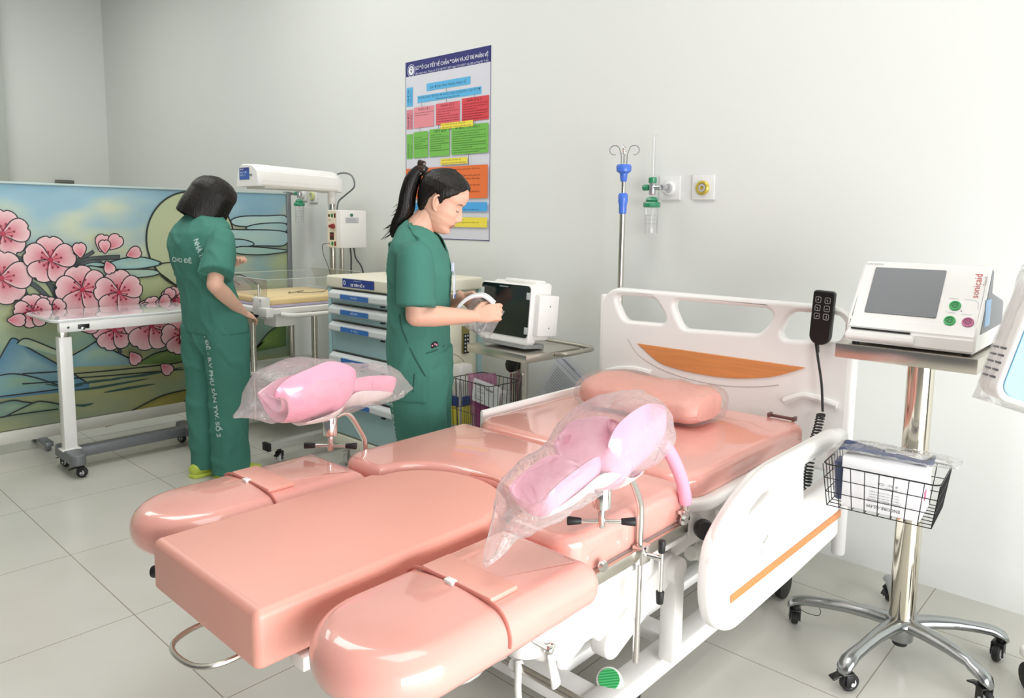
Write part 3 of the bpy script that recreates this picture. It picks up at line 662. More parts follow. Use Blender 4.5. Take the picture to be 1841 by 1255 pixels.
# bed castors
def bed_castor(x, y):
    o = B(); lathe(o, [(.03, -.014), (.05, -.012), (.052, 0), (.05, .012), (.03, .014)], axis((x-.02, y, .052), (1, 0, 0)), 22); lathe(o, [(.03, -.014), (.05, -.012), (.052, 0), (.05, .012), (.03, .014)], axis((x+.03, y, .052), (1, 0, 0)), 22); c = O('castor', o, black, bed)
    o = B(); ball(o, (x+.005, y, .055), .05, (.75, 1, 1)); cyl(o, (x+.005, y, .08), (x+.005, y, .11), .02, 12); O('castor_hood', o, wplas, c)
for x in (RX, 2*XC-RX):
    for y in (1.62 if x != RX else 1.62, 2.56): bed_castor(x+.015 if (x == RX and y > 2) else x-.03, y)
# handset on the headboard
hs = thing('bed_handset', 'black remote handset with six outlined buttons and coiled cord hooked on headboard', 'remote control', (-.945, YH-.02, .93))
HS = Matrix.Translation((-.945, YH-.022, 1.025)) @ Matrix.Rotation(math.radians(2.5), 4, 'Y')
b = plate(rrect(-.037, .037, -.098, .095, (.034, .034, .012, .012), 6), [], .026, .006, HS @ Matrix.Rotation(PI/2, 4, 'X')); O('handset_body', b, bplas, hs)
b = B()
for i in range(2):
    for j in range(3):
        cx = -.016+.032*i; cz = .062-.029*j
        ring = rrect(cx-.009, cx+.009, cz-.010, cz+.010, .004, 3); tube(b, [HS @ Vector((x, -.0137, z)) for x, z in ring], .0007, 5, loop=True)
        a = .6+j*1.3+i
        tube(b, [HS @ Vector((cx-.005*math.cos(a), -.0137, cz-.006*math.sin(a))), HS @ Vector((cx, -.0137, cz)), HS @ Vector((cx+.005*math.cos(a+1), -.0137, cz+.006*math.sin(a+1)))], .0009, 5)
O('button_outline', b, M('button_white', 'd8d8d8', .5), hs)
b = B(); tube(b, smooth([ony(1468, 612, YH-.022), ony(1470, 640, YH-.03), ony(1477, 690, YH-.035), ony(1479, 740, YH-.035)], 6), .0045, 8); cyl(b, ony(1468, 612, YH-.022), ony(1470, 634, YH-.027), .0085, 10, r2=.006); O('straight_cord', b, black, hs)
path = smooth([ony(1476, 745, YH-.045), ony(1470, 770, YH-.05), ony(1461, 800, YH-.05), ony(1455, 840, YH-.05), ony(1452, 870, YH-.05), ony(1452, 905, YH-.05)], 40)
coil = []
for i, p in enumerate(path):
    a = i*.85; coil.append(Vector(p)+Vector((math.cos(a)*.0135, math.sin(a)*.0135, 0)))
b = B(); tube(b, coil, .0032, 5); O('coiled_cord', b, black, hs)
# pillow block in plastic
pl = thing('pillow', 'salmon bolster pillow wrapped in clear plastic at head of delivery bed', 'pillow', (-1.44, 2.42, ZT+.005))
PM = Matrix.Translation((-1.425, 2.30, ZT+.008)) @ Matrix.Rotation(math.radians(1), 4, 'Z') @ Matrix.Diagonal((1, 1.2, 1.1, 1))
def pillow_rings(g, hx):
    rings = []; n = 26
    for i in range(27):
        x = -hx+2*hx*i/26; e = 1-abs(x/hx)**10*.3; rg = []
        for k in range(n):
            a = 2*PI*k/n; cy_, cz_ = math.cos(a), math.sin(a); s = 1/(abs(cy_)**3.2+abs(cz_)**3.2)**(1/3.2)
            y = cy_*s*(.105+g)*e; z = .055+cz_*s*(.055+g)*e
            if z > .05: z -= .022*max(0, y/.1)*0 + .018*max(0, -y/.105)
            w_ = noise.noise(Vector((x*14, y*14, z*14)))*.004*(1+g*300)
            rg.append(PM @ Vector((x, y+w_, max(0, z+w_*.6))))
        rings.append(rg)
    return rings
b = B(); loft(b, pillow_rings(0, .245)); O('bolster', b, vinyl, pl)
b = B(); loft(b, pillow_rings(.006, .268)); O('plastic_cover', b, film('clear_wrap', .12, bs=24, bump=.8, rough=.08), pl)
# IV pole at the headboard corner
iv = thing('drip_stand', 'steel drip pole with blue clamps and hook crown behind headboard corner', 'drip stand', (-1.868, YH+.065, 0))
ix, iy = -1.868, YH+.072
b = B(); cyl(b, (ix, iy, .5), (ix, iy, 1.40), .0125, 14); cyl(b, (ix, iy, 1.38), (ix, iy, 1.565), .0085, 14); O('pole', b, steel, iv)
blue = M('blue_plastic', '4a78dc', .35, coat=.3)
b = B(); lathe(b, [(.012, 1.385), (.017, 1.39), (.0175, 1.425), (.021, 1.44), (.022, 1.462), (.018, 1.475), (.01, 1.478)], Matrix.Translation((ix, iy, 0)), 18); O('height_clamp', b, blue, iv)
b = B(); lathe(b, [(.01, 1.525), (.014, 1.53), (.017, 1.56), (.032, 1.57), (.034, 1.588), (.03, 1.60), (.0, 1.602)], Matrix.Translation((ix, iy, 0)), 18); O('hook_hub', b, blue, iv)
for k in range(4):
    a = k*PI/2+.5; d = Vector((math.cos(a), math.sin(a), 0)); c = Vector((ix, iy, 1.60))
    pts = [c+d*.012, c+d*.013+Vector((0, 0, .04)), c+d*.02+Vector((0, 0, .062))]+[c+d*(.042-.022*math.cos(t_))+Vector((0, 0, .062+.02*math.sin(t_))) for t_ in [.4+.5*j for j in range(10)]]
    b = B(); tube(b, smooth(pts, 3), .0022, 6); O('hook', b, chrome, iv)
# ------------------------------------------------------------ knee crutches on the bed rails
pinkv = M('pink_vinyl', 'efa5bc', .3, coat=.7, croug=.1, bump=.05, bscale=20)
bagm = film('crutch_bag', .24, bs=20, bump=.75, rough=.1)
def trough(b, pts, rad, th, span, tilt, n=16):
    """open curved shell along pts: rounded, thick"""
    P = smooth(pts, 5); rs = smooth([(r_, s_, 0) for r_, s_ in zip(rad, span)], 5); rad = [v.x for v in rs]; span = [v.y for v in rs]; n = 26; rings = []
    for i, p in enumerate(P):
        d = (P[min(i+1, len(P)-1)]-P[max(i-1, 0)]).normalized(); s = Vector((0, 0, 1)).cross(d).normalized(); u = d.cross(s); ring = []
        r = rad[i]; sp2 = span[i]
        for k in range(n+1):
            a = -sp2+2*sp2*k/n; a += tilt; ring.append(p+s*math.sin(a)*r-u*math.cos(a)*r)
        for k in range(n, -1, -1):
            a = -sp2+2*sp2*k/n; e = abs(2*k/n-1)**6; a += tilt; ring.append(p+s*math.sin(a)*(r-th*(1-e*.75))-u*math.cos(a)*(r-th*(1-e*.75)))
        rings.append(ring)
    loft(b, rings)
def crutch(lbl, X_, side, Yc, fl, sh=0., tail=((.33, -.04, .022), (.36, -.05, .005))):
    """fl=+1: long arm points to the headboard; -1: to the foot"""
    t = thing('knee_crutch', lbl, 'knee support', (X_, Yc, .54), 0, 'knee crutches clamped to the bed rails')
    zc = .86
    def Pn(dx, dy, z): return Vector((X_+side*dx, Yc+fl*(dy*.93+sh), z+(dy+sh)*(-.12 if sh else 0)))
    # padded shells
    q = B(); main = [Pn(-.01, -.195, zc+.005), Pn(-.01, -.185, zc+.01), Pn(-.01, -.12, zc+.015), Pn(0, -.04, zc+.02), Pn(0, .03, zc+.01), Pn(.0, .055, zc+.003), Pn(0, .065, zc)]
    trough(q, main, [.066, .086, .098, .102, .096, .082, .06], .030, [1.5, 1.75, 1.9, 1.95, 1.85, 1.6, 1.3], .35*side); pad = O('knee_pad', q, pinkv, t, ang=60)
    q = B(); arm = [Pn(.0, .05, zc+.0), Pn(0, .08, zc-.0), Pn(.0, .15, zc-.005), Pn(0, .23, zc-.012), Pn(0, .25, zc-.015)]
    trough(q, arm, [.052, .064, .066, .060, .045], .022, [1.4, 1.7, 1.75, 1.65, 1.3], .2*side); O('calf_pad', q, pinkv, t, ang=60)
    q = B(); und = [Pn(0, -.10, zc+.008), Pn(0, 0, zc+.005), Pn(0, .07, zc-.002), Pn(0, .16, zc-.008), Pn(0, .235, zc-.014)]
    trough(q, und, [.107, .106, .074, .072, .06], .008, [.5, .9, 1.25, 1.2, .9], .1*side); O('white_shell', q, white, t, ang=60)
    # strap band
    q = B(); tube(q, smooth([Pn(-.088, .0, zc+.01), Pn(-.07, .005, zc-.055), Pn(0, .01, zc-.082), Pn(.07, .005, zc-.055), Pn(.09, .0, zc+.01)], 5), .010, 8, flat=2.2); O('strap', q, pinkv, pad)
    # ball joint, bracket and pole
    zb_ = .705
    q = B(); tube(q, [Pn(0, .0, zc-.07), Pn(0.0, .01, .79), Pn(0, .018, .765)], .0095, 12); O('joint_rod', q, wplas, t)
    q = B(); lathe(q, [(.012, zb_), (.0215, zb_+.004), (.022, .765), (.018, .772), (.0, .774)], Matrix.Translation((X_, Yc+fl*.02, 0)), 20); O('joint_socket', q, chrome, t)
    q = B(); cyl(q, (X_, Yc+fl*.02, .66), (X_, Yc+fl*.02, zb_+.01), .009, 12, .002); c0_ = Vector((X_, Yc+fl*.02, .675)); d_ = Vector((.35, -.93, 0)); d_ = Vector((.74, .67, 0))
    cyl(q, c0_-d_*.055, c0_+d_*.055, .0048, 10); tb = O('t_handle', q, chrome, t)
    for s in (-1, 1):
        q = B(); cyl(q, c0_+d_*s*.045, c0_+d_*s*.078, .0075, 12, .002, r2=.0105); O('rubber_end', q, black, tb)
    q = B(); yp = Yc+.145
    tube(q, smooth([(X_, Yc+fl*.02+.01, .755), (X_, Yc+.06, .765), (X_, Yc+.09, .755), (X_, yp-.01, .685), (X_, yp, .65), (X_, yp, .60)], 4)+[Vector((X_, yp, .5)), Vector((X_, yp, .265)), Vector((X_, yp, .26))], .0085, 12); O('bent_pole', q, chrome, t)
    q = B(); box(q, (X_+side*.006, yp, .545), (.03, .042, .045), .004); cyl(q, (X_+side*.01, yp, .545), (X_+side*.05, yp+.02, .54), .007, 10); cl = O('rail_clamp', q, chrome, t)
    q = B(); c1 = Vector((X_+side*.05, yp+.02, .54)); cyl(q, c1+Vector((0, 0, .02)), c1-Vector((0, .0, .09)), .006, 10); hd = O('clamp_lever', q, chrome, t)
    for dz, e in ((.03, .0), (-.10, 0)):
        q = B(); cyl(q, c1+Vector((0, 0, dz-.016)), c1+Vector((0, 0, dz+.016)), .0085, 12, .002, r2=.0105 if dz < 0 else .009); O('rubber_end', q, black, hd)
    # plastic bag: wrinkled sack closed at both ends
    ctr = [(-.30, -.03, .005), (-.27, -.02, .022), (-.235, .0, .06), (-.19, .01, .092), (-.12, .01, .108), (-.03, .01, .108), (.05, .0, .095), (.14, -.01, .08), (.22, -.015, .078), (.27, -.02, .062)]+list(tail)
    cs = smooth([Vector(c) for c in ctr], 3); rings = []
    for i, c in enumerate(cs):
        ring = []; n = 40; yy, dz, r = c.x, c.y, max(.004, c.z)
        for k in range(n):
            a = 2*PI*k/n; v = Vector((math.cos(a), math.sin(a)*.82, 0)); nz_ = noise.noise(Vector((yy*16, math.cos(a)*2.2, math.sin(a)*2.2+side*5)))*.014+noise.noise(Vector((yy*40, math.cos(a)*5, math.sin(a)*5)))*.005
            rr_ = r+nz_*min(1, r/.05); ring.append(Pn(v.x*rr_*1.05, yy, zc+dz-.01+v.y*rr_))
        rings.append(ring)
    q = B(); loft(q, rings); O('plastic_bag', q, bagm, t, ang=180)
crutch('pink knee crutch in a clear bag on the near side of the bed', XC+.455, 1, 1.35, -1, .05, ((.31, -.045, .035), (.345, -.075, .022), (.37, -.10, .005)))
crutch('pink knee crutch in a clear bag on the far side by the nurses', XC-.455, -1, 1.20, 1)
# ------------------------------------------------------------ castor builder (a part of its thing)
def castor(par, x, y, top, r=.028, rz=0., wh=None, frame=None, brake=True):
    wh = wh or black; frame = frame or bplas
    T = Matrix.Translation((x, y, 0)) @ Matrix.Rotation(rz, 4, 'Z')
    q = B(); lathe(q, [(r*.35, -.010), (r*.8, -.011), (r, -.007), (r, .007), (r*.8, .011), (r*.35, .010)], T @ axis((.012, 0, r), (0, 1, 0)), 20); c = O('castor', q, wh, par)
    q = B(); lathe(q, [(r*.55, -.0125), (r*.55, .0125)], T @ axis((.012, 0, r), (0, 1, 0)), 16); lathe(q, [(.006, -.02), (.006, .02)], T @ axis((.012, 0, r), (0, 1, 0)), 10); O('hub', q, M('castor_hub', 'c9c9c9', .4), c)
    q = B()
    for s in (-1, 1): box(q, (.006, s*.016, r*1.35), (.026, .004, r*1.5), .0015, T)
    box(q, (0, 0, r*2.05), (.04, .036, .008), .003, T); cyl(q, T @ Vector((-.004, 0, r*2.05)), T @ Vector((-.004, 0, top)), .011, 12)
    if brake: box(q, (-.014, 0, 0), (.034, .026, .006), .002, T @ Matrix.Translation((-.018, 0, r*1.95)) @ Matrix.Rotation(-.35, 4, 'Y'))
    O('fork', q, frame, c); return c

# ------------------------------------------------------------ overbed table with acrylic top
t = thing('overbed_table', 'white adjustable bedside table on grey wheeled base in front of the mural', 'table', (-4.28, 1.55, 0))
b = B(); cushion(b, rrect(-4.72, -4.245, 1.165, 1.99, .05, 6), .795, .812, .006); O('table_top', b, M('milky_laminate', 'e2e4e6', .08, coat=.6), t)
b = B(); box2(b, (-4.285, 1.20, .745), (-4.243, 1.96, .796), .004); ap = O('side_beam', b, white, t)
b = B(); box2(b, (-4.2435, 1.285, .758), (-4.2405, 1.34, .782), .001); O('slot', b, bplas, ap)
b = B(); cyl(b, (-4.244, 1.24, .77), (-4.240, 1.24, .77), .006, 12); box2(b, (-4.243, 1.30, .752), (-4.236, 1.318, .768), .002); O('latch', b, chrome, ap)
b = B(); box2(b, (-4.305, 1.195, .10), (-4.245, 1.255, .72), .004); O('post', b, white, t)
b = B(); box2(b, (-4.30, 1.205, .70), (-4.25, 1.245, .76), .002); O('inner_post', b, steel, t)
b = B()
box2(b, (-4.325, 1.22, .065), (-4.265, 1.86, .12), .006)
for y in (1.22, 1.86): cushion(b, rrect(-4.41, -4.10, y-.035, y+.035, .03, 5), .068, .125, .008)
O('base', b, M('grey_base_paint', '74777a', .45, .2), t)
b = B(); box2(b, (-4.31, 1.18, .12), (-4.238, 1.27, .128), .002); O('base_plate', b, white, t)
for x in (-4.14, -4.385):
    for y in (1.225, 1.85): castor(t, x, y, .075, .027, .9 if x > -4.3 else .4)

# ------------------------------------------------------------ infant warmer
t = thing('infant_warmer', 'white infant warmer with overhead heater, amber mattress and clear side walls', 'infant warmer', (-4.1, 2.45, 0))
b = B(); cyl(b, (-4.205, 2.82, .12), (-4.205, 2.82, 1.60), .021, 16); cyl(b, (-4.13, 2.84, .12), (-4.13, 2.84, 1.30), .016, 14); O('column', b, steel, t)
b = B(); cyl(b, (-4.205, 2.82, 1.44), (-4.205, 2.82, 1.55), .027, 16, .003); O('column_collar', b, wplas, t)
# heater head: chamfered front
pts = [(-4.37, 1.535), (-4.11, 1.535), (-4.10, 1.56), (-4.115, 1.63), (-4.17, 1.665), (-4.31, 1.672), (-4.355, 1.64), (-4.375, 1.56)]
b = B(); rings = []
for y, s, dz in ((2.245, .93, 0), (2.255, .97, 0), (2.275, 1., 0), (2.80, .97, -.012), (2.835, .94, -.018), (2.845, .90, -.02)):
    rings.append([((-4.24+(x+4.24)*s), y, 1.535+(z-1.535)*s+dz) for x, z in pts])
loft(b, [[Vector(p) for p in r_] for r_ in rings]); bmesh.ops.bevel(b, geom=[e for e in b.edges if abs((e.verts[0].co-e.verts[1].co).y) > .3], offset=.008, segments=3, affect='EDGES'); hd = O('heater_head', b, wplas, t)
b = B(); box2(b, (-4.35, 2.30, 1.523), (-4.13, 2.76, 1.536), .003); O('heater_grille', b, M('pale_grille', 'd6d6d0', .4), hd)
A = Print((0, 2.243, 0), (1, 0, 0), (0, 0, 1)); f0 = ony(430, 302, 2.243); f1 = ony(448, 322, 2.243)
A.rect((f0.x, f1.z), (f1.x, f0.z), '2f5fae'); A.rect((f0.x, f0.z-.018), (f1.x, f0.z), '28408c')
A.text('BV', (f0.x+.006, f0.z-.014), .013, 'e8ecf4', width=.05); A.text('MÁY SƯỞI', (f0.x+.008, f0.z-.033), .013, 'dfe8f4', width=(f1.x-f0.x)*.7); A.text('SỐ 1', (f0.x+.012, f0.z-.05), .012, 'dfe8f4', width=(f1.x-f0.x)*.5)
A.rect((f1.x+.005, f0.z-.05), (f1.x+.035, f0.z-.04), '6e7680'); A.done('blue_label', MC('label_ink', .4), hd)
# control box
b = B(); box2(b, (-4.03, 2.665, 1.165), (-3.885, 2.86, 1.40), .006); bx = O('control_box', b, wplas, t)
A = Print((0, 2.664, 0), (1, 0, 0), (0, 0, 1)); A.rect((-4.024, 1.172), (-3.93, 1.394), 'ecdfc8')
def disc(A, x, z, r, c, n=16): A.poly([(x+r*math.cos(2*PI*k/n), z+r*math.sin(2*PI*k/n)) for k in range(n)], c)
A.rect((-4.016, 1.358), (-3.996, 1.374), '3a3a22'); disc(A, -3.973, 1.366, .013, '2f7a4a'); A.rect((-3.952, 1.352), (-3.934, 1.38), '5a1a16')
A.text('Power', (-4.015, 1.335), .011, '40404a'); A.rect((-4.0, 1.215), (-3.955, 1.262), '38201a'); A.text('36.5', (-3.995, 1.24), .016, 'e04030', width=.035)
disc(A, -3.973, 1.192, .013, '2f8a4a'); A.rect((-3.952, 1.178), (-3.934, 1.206), '7a1c18'); disc(A, -4.008, 1.192, .007, '9a9a9a')
A.done('control_panel', MC('panel_ink', .4), bx)
for x, z, r_ in ((-3.984, 1.300, .011), (-3.955, 1.300, .016)):
    b = B(); lathe(b, [(r_, 0), (r_*.9, .012), (.0, .013)], axis((x, 2.662, z), (0, -1, 0)), 16); O('red_knob', b, M('dark_red', '8c2230', .35), bx)
b = B(); lathe(b, [(.010, 0), (.010, .006), (0, .007)], axis((-3.884, 2.745, 1.37), (1, 0, 0)), 14); O('green_button', b, M('green_button', '2c7a58', .35), bx)
A = Print((-3.8845, 0, 0), (0, 1, 0), (0, 0, 1)); A.rect((2.70, 1.32), (2.80, 1.355), 'c8cacc')
for k in range(3): A.rect((2.708, 1.325+k*.01), (2.79-k*.01, 1.328+k*.01), '9a9ca0')
A.done('rating_plate', MC('plate_ink', .4), bx)
# cables
b = B(); tube(b, smooth([ony(596, 318, 2.84), ony(615, 311, 2.86), ony(632, 316, 2.88), ony(637, 335, 2.88), ony(622, 350, 2.88), ony(609, 362, 2.86), ony(606, 378, 2.80)], 8), .0055, 8); O('heater_cable', b, M('grey_cable', '6e7072', .5), t)
b = B(); tube(b, smooth([(-3.95, 2.78, 1.165), (-3.955, 2.79, 1.10), (-3.97, 2.80, 1.0), (-3.96, 2.81, .8)], 5), .005, 7); tube(b, smooth([(-3.91, 2.78, 1.165), (-3.905, 2.79, 1.10), (-3.86, 2.81, 1.02), (-3.85, 2.82, .8)], 5), .005, 7); O('power_cable', b, M('dark_cable', '3c3f42', .5), t)
b = B(); tube(b, smooth([(-4.03, 2.68, 1.19), (-4.09, 2.67, 1.18), (-4.10, 2.68, 1.12), (-4.06, 2.70, 1.0), (-3.98, 2.62, .905), (-3.93, 2.5, .90), (-3.99, 2.42, .90), (-4.05, 2.50, .90), (-3.98, 2.36, .90), (-4.04, 2.40, .90)], 6), .0022, 6); O('sensor_wire', b, M('brown_wire', '4a3a28', .5), t)
# cradle
b = B(); cushion(b, rrect(-4.44, -3.80, 2.12, 2.76, .03, 4), .80, .835, .008); O('cradle_tray', b, wplas, t)
b = B(); cushion(b, rrect(-4.42, -3.83, 2.15, 2.74, .03, 4), .848, .895, .015, crown=.008); O('mattress', b, M('amber_mattress', 'eed29c', .5, bump=.1, bscale=30), t)
b = B(); cushion(b, rrect(-4.425, -3.825, 2.145, 2.745, .03, 4), .836, .852, .006); O('mattress_sheet', b, M('lilac_sheet', 'b9b2c8', .6), t)
ac = film('acrylic_wall', .06, (.95, 1, .97), .05, 4, .03)
for a_, c_ in (((-4.43, 2.12, .90), (-4.43+.006, 2.755, 1.0)), ((-3.81, 2.12, .90), (-3.804, 2.755, 1.0)), ((-4.42, 2.12, .90), (-3.82, 2.126, 1.0)), ((-4.42, 2.755, .90), (-3.82, 2.761, 1.02))):
    b = B(); box2(b, a_, c_, .001); pn = O('side_wall', b, ac, t)
    b = B(); m0 = Vector((a_[0], a_[1], c_[2])); box2(b, m0, (c_[0], c_[1], c_[2]+.002)); O('bright_edge', b, M('acrylic_edge', 'e8f2ea', .2), pn)
b = B(); box2(b, (-3.915, 2.085, .80), (-3.815, 2.14, .90), .006); cb = O('corner_block', b, wplas, t)
b = B(); cyl(b, (-3.89, 2.11, .90), (-3.89, 2.11, .97), .004, 8); cyl(b, (-3.865, 2.11, .90), (-3.865, 2.11, .95), .003, 8); tube(b, smooth([(-3.93, 2.11, .895), (-3.93, 2.11, .91), (-3.91, 2.11, .912)], 3), .002, 6)
for x, z in ((-3.822, .885), (-3.822, .815), (-3.905, .885)): lathe(b, [(.005, 0), (.005, .003)], axis((x, 2.084, z), (0, -1, 0)), 8)
O('latch_pin', b, screw, cb)
b = B(); tube(b, smooth([(-3.80, 2.20, .80), (-3.77, 2.24, .795), (-3.765, 2.35, .79), (-3.765, 2.66, .79), (-3.80, 2.72, .80)], 5), .013, 10); O('side_handle', b, wplas, t)
b = B(); box2(b, (-4.30, 2.14, .755), (-4.05, 2.30, .80), .004); O('under_box', b, bplas, t)
b = B(); box2(b, (-4.0, 2.2, .72), (-3.86, 2.34, .80), .004); O('under_bracket', b, wplas, t)
for (x, y) in ((-4.13, 2.20), (-3.84, 2.44), (-4.40, 2.20), (-4.40, 2.62)): b = B(); cyl(b, (x, y, .12), (x, y, .80), .018, 12); O('support_leg', b, steel, t)
b = B(); box2(b, (-4.43, 2.18, .395), (-3.80, 2.76, .42), .004); O('lower_shelf', b, wplas, t)
b = B()
for x in (-3.63, -4.45): box2(b, (x-.03, 2.0, .085), (x+.03, 2.86, .125), .004)
box2(b, (-4.45, 2.50, .09), (-3.63, 2.56, .122), .004); O('base_beam', b, M('pearl_enamel', 'c9c9c5', .3, .4), t)
for x in (-3.63, -4.45):
    b = B(); box2(b, (x-.032, 1.985, .083), (x+.032, 2.005, .127), .003); O('end_cap', b, black, t)
    for y in (2.07, 2.80): castor(t, x, y, .09, .03, 2.2, M('white_castor', 'e0e0dc', .4))

# ------------------------------------------------------------ crash cart
t = thing('medicine_cart', 'pale blue hospital medicine cart with cream top and labelled drawers behind nurses', 'medical cart', (-3.08, 2.5, 0))
cream = M('cream_plastic', 'e4e0cc', .4); pblue = M('pale_blue_enamel', 'a4c4c8', .4)
xa, xb, ya, yb = -3.40, -2.785, 2.25, 2.80
b = B(); box2(b, (xa+.015, ya+.012, .19), (xb-.015, yb-.01, .985), .004); bd = O('cabinet_body', b, cream, t)
b = B(); cushion(b, rrect(xa-.012, xb+.012, ya-.012, yb+.005, .02, 4), .985, 1.052, .012, crown=.004); O('cart_top', b, cream, t)
b = B()
for x in (xa+.012, xb-.012):
    for y in (ya+.012, yb-.012): box(b, (x, y, .585), (.03, .03, .81), .006)
O('corner_post', b, pblue, t)
b = B(); box2(b, (xa-.005, ya-.01, .135), (xb+.005, yb, .19), .008); O('base_tray', b, cream, t)
zs = [.985, .905, .815, .650, .425, .20]; labs = ['THUỐC', 'BỘ KIM', 'Y CỤ', 'DỤNG CỤ', 'KHÁC']
yf = ya+.004
for i in range(5):
    z1, z0 = zs[i]-.008, zs[i+1]
    b = B(); box2(b, (xa+.035, yf-.006, z0), (xb-.035, yf+.02, z1), .003); dr = O('drawer', b, pblue, t)
    # angled grip with label
    b = B(); pr = [(yf-.006, z1), (yf-.034, z1-.018), (yf-.036, z1-.045), (yf-.03, z1-.05), (yf-.006, z1-.030)]
    loft(b, [[Vector((x, p[0], p[1])) for p in pr] for x in (xa+.04, xb-.04)]); bmesh.ops.bevel(b, geom=b.edges[:], offset=.003, segments=2, affect='EDGES'); gr_ = O('drawer_grip', b, M('grip_grey', 'd4d8d8', .4), dr)
    A = Print((0, yf-.0375, z1-.045), (1, 0, 0), (0, .0, 1)); A.n = Vector((0, -1, 0)); w_ = .24
    A.rect((-3.245, .0), (-3.245+w_, .026), '3a72b8'); A.text(labs[i], (-3.245+w_*.38, .008), .014, 'dfe8f6', width=w_*.24); A.done('blue_label', MATS['label_ink'], gr_)
    b = B(); tube(b, [(xa+.04, yf-.008, z1+.002), (xb-.04, yf-.008, z1+.002)], .0025, 6); O('dark_gap', b, black, dr)
    b = B(); box2(b, (-2.92, yf-.03, z1-.062), (-2.89, yf-.018, z1-.054), .002); O('latch_tab', b, bplas, dr)
A = Print((0, ya-.0135, 0), (1, 0, 0), (0, 0, 1)); A.rect((-3.25, .996), (-2.98, 1.04), '2b4390')
A.poly([(-3.232+.012*math.cos(k*.39), 1.018+.012*math.sin(k*.39)) for k in range(16)], 'dfe4f2'); A.poly([(-3.232+.008*math.cos(k*.39), 1.018+.008*math.sin(k*.39)) for k in range(16)], '5a78b8')
A.text('KHOA ĐẺ', (-3.15, 1.028), .009, 'e4e8f4', width=.06); A.text('XE TIÊM SỐ 4', (-3.18, 1.003), .018, 'ffffff', width=.12, bold=.0005); A.done('cart_sign', MATS['label_ink'], t)
# side details
b = B(); box2(b, (xb-.016, 2.33, .25), (xb-.004, 2.72, .98), .004); sd = O('side_panel', b, cream, t)
b = B()
for z in (.965, .945, .925): box2(b, (xb-.005, 2.56, z), (xb-.002, 2.69, z+.005))
O('vent_slot', b, bplas, sd)
b = B(); box2(b, (xb-.005, 2.655, .65), (xb+.006, 2.705, .80), .004); kp = O('keypad_lock', b, M('keypad_bronze', '8a8048', .4, .3), sd)
b = B(); box2(b, (xb+.005, 2.66, .65), (xb+.008, 2.70, .755), .001); O('keypad', b, bplas, kp)
b = B()
for i in range(2):
    for j in range(5): lathe(b, [(.0055, 0), (.005, .002)], axis((xb+.008, 2.671+.018*i, .664+.02*j), (1, 0, 0)), 8)
O('key_button', b, M('key_white', 'd0d4d8', .4), kp)
b = B(); tube(b, smooth([(xb+.01, 2.36, .66), (xb+.02, 2.44, .70), (xb+.02, 2.62, .64), (xb+.02, 2.66, .56), (xb+.02, 2.58, .50), (xb+.015, 2.42, .53)], 6), .0018, 6); O('thin_cable', b, M('cable_tan', '8a8478', .5), t)
for x in (xa+.06, xb-.06):
    for y in (ya+.06, yb-.06): castor(t, x, y, .14, .045, 2.4, M('white_castor'), wplas)
# sharps bin on the cart side
t = thing('sharps_container', 'white sharps container with blue and yellow label hung beside the medicine cart', 'container', (-2.725, 2.60, .27))
b = B(); pts = [(-2.775, 2.33), (-2.665, 2.33), (-2.665, 2.45), (-2.775, 2.45)]
loft(b, [[Vector((-2.725+(x+2.725)*s, 2.60+(y-2.60)*s, z)) for x, y in rrect(-2.765, -2.685, 2.55, 2.65, .02, 4)] for z, s in ((.27, .8), (.275, .84), (.50, 1.), (.51, 1.08), (.53, 1.08), (.535, 1.0), (.60, .95), (.61, .85))]); bn = O('bin_body', b, wplas, t)
b = B(); box2(b, (-2.75, 2.545, .30), (-2.70, 2.556, .40), .001); box2(b, (-2.695, 2.565, .30), (-2.684, 2.635, .40), .001); O('yellow_label', b, M('yellow_label', 'e0d24a', .4), bn)
b = B(); box2(b, (-2.75, 2.543, .40), (-2.70, 2.554, .45), .001); box2(b, (-2.693, 2.565, .40), (-2.682, 2.635, .45), .001); O('blue_band', b, M('blue_label', '2a4590', .4), bn)

# ------------------------------------------------------------ monitor cart
RZ = math.radians(-4); MX = Matrix.Translation((-2.34, 2.63, 0)) @ Matrix.Rotation(RZ, 4, 'Z')
t = thing('monitor_cart', 'stainless steel cart with tray, hand rail and wire basket by the back wall', 'cart', (-2.34, 2.63, 0), RZ)
b = B(); box2(b, (-.205, -.175, .715), (.205, .19, .752), .003, MX); O('tray', b, steel, t)
b = B(); tube(b, [MX @ Vector(p) for p in smooth([(-.20, .19, .745), (-.20, .25, .745), (.0, .25, .745), (.19, .25, .745), (.25, .22, .745), (.26, .14, .745), (.25, .04, .742), (.205, .02, .735)], 5)], .011, 10); O('hand_rail', b, M('satin_rail', 'b8b4a8', .35, .6), t)
b = B(); cyl(b, MX @ Vector((0, 0, .10)), MX @ Vector((0, 0, .72)), .032, 20); cyl(b, MX @ Vector((-.03, -.035, .12)), MX @ Vector((-.03, -.035, .62)), .012, 12); cyl(b, MX @ Vector((.035, -.03, .12)), MX @ Vector((.035, -.03, .62)), .012, 12); O('column', b, steel, t)
b = B(); lathe(b, [(.010, -.02), (.012, 0), (.034, .004), (.036, .012), (.034, .03), (.02, .034)], axis(MX @ Vector((.0, -.05, .665)), MX.to_3x3() @ Vector((0, -1, 0))), 8); O('clamp_knob', b, bplas, t, ang=20)
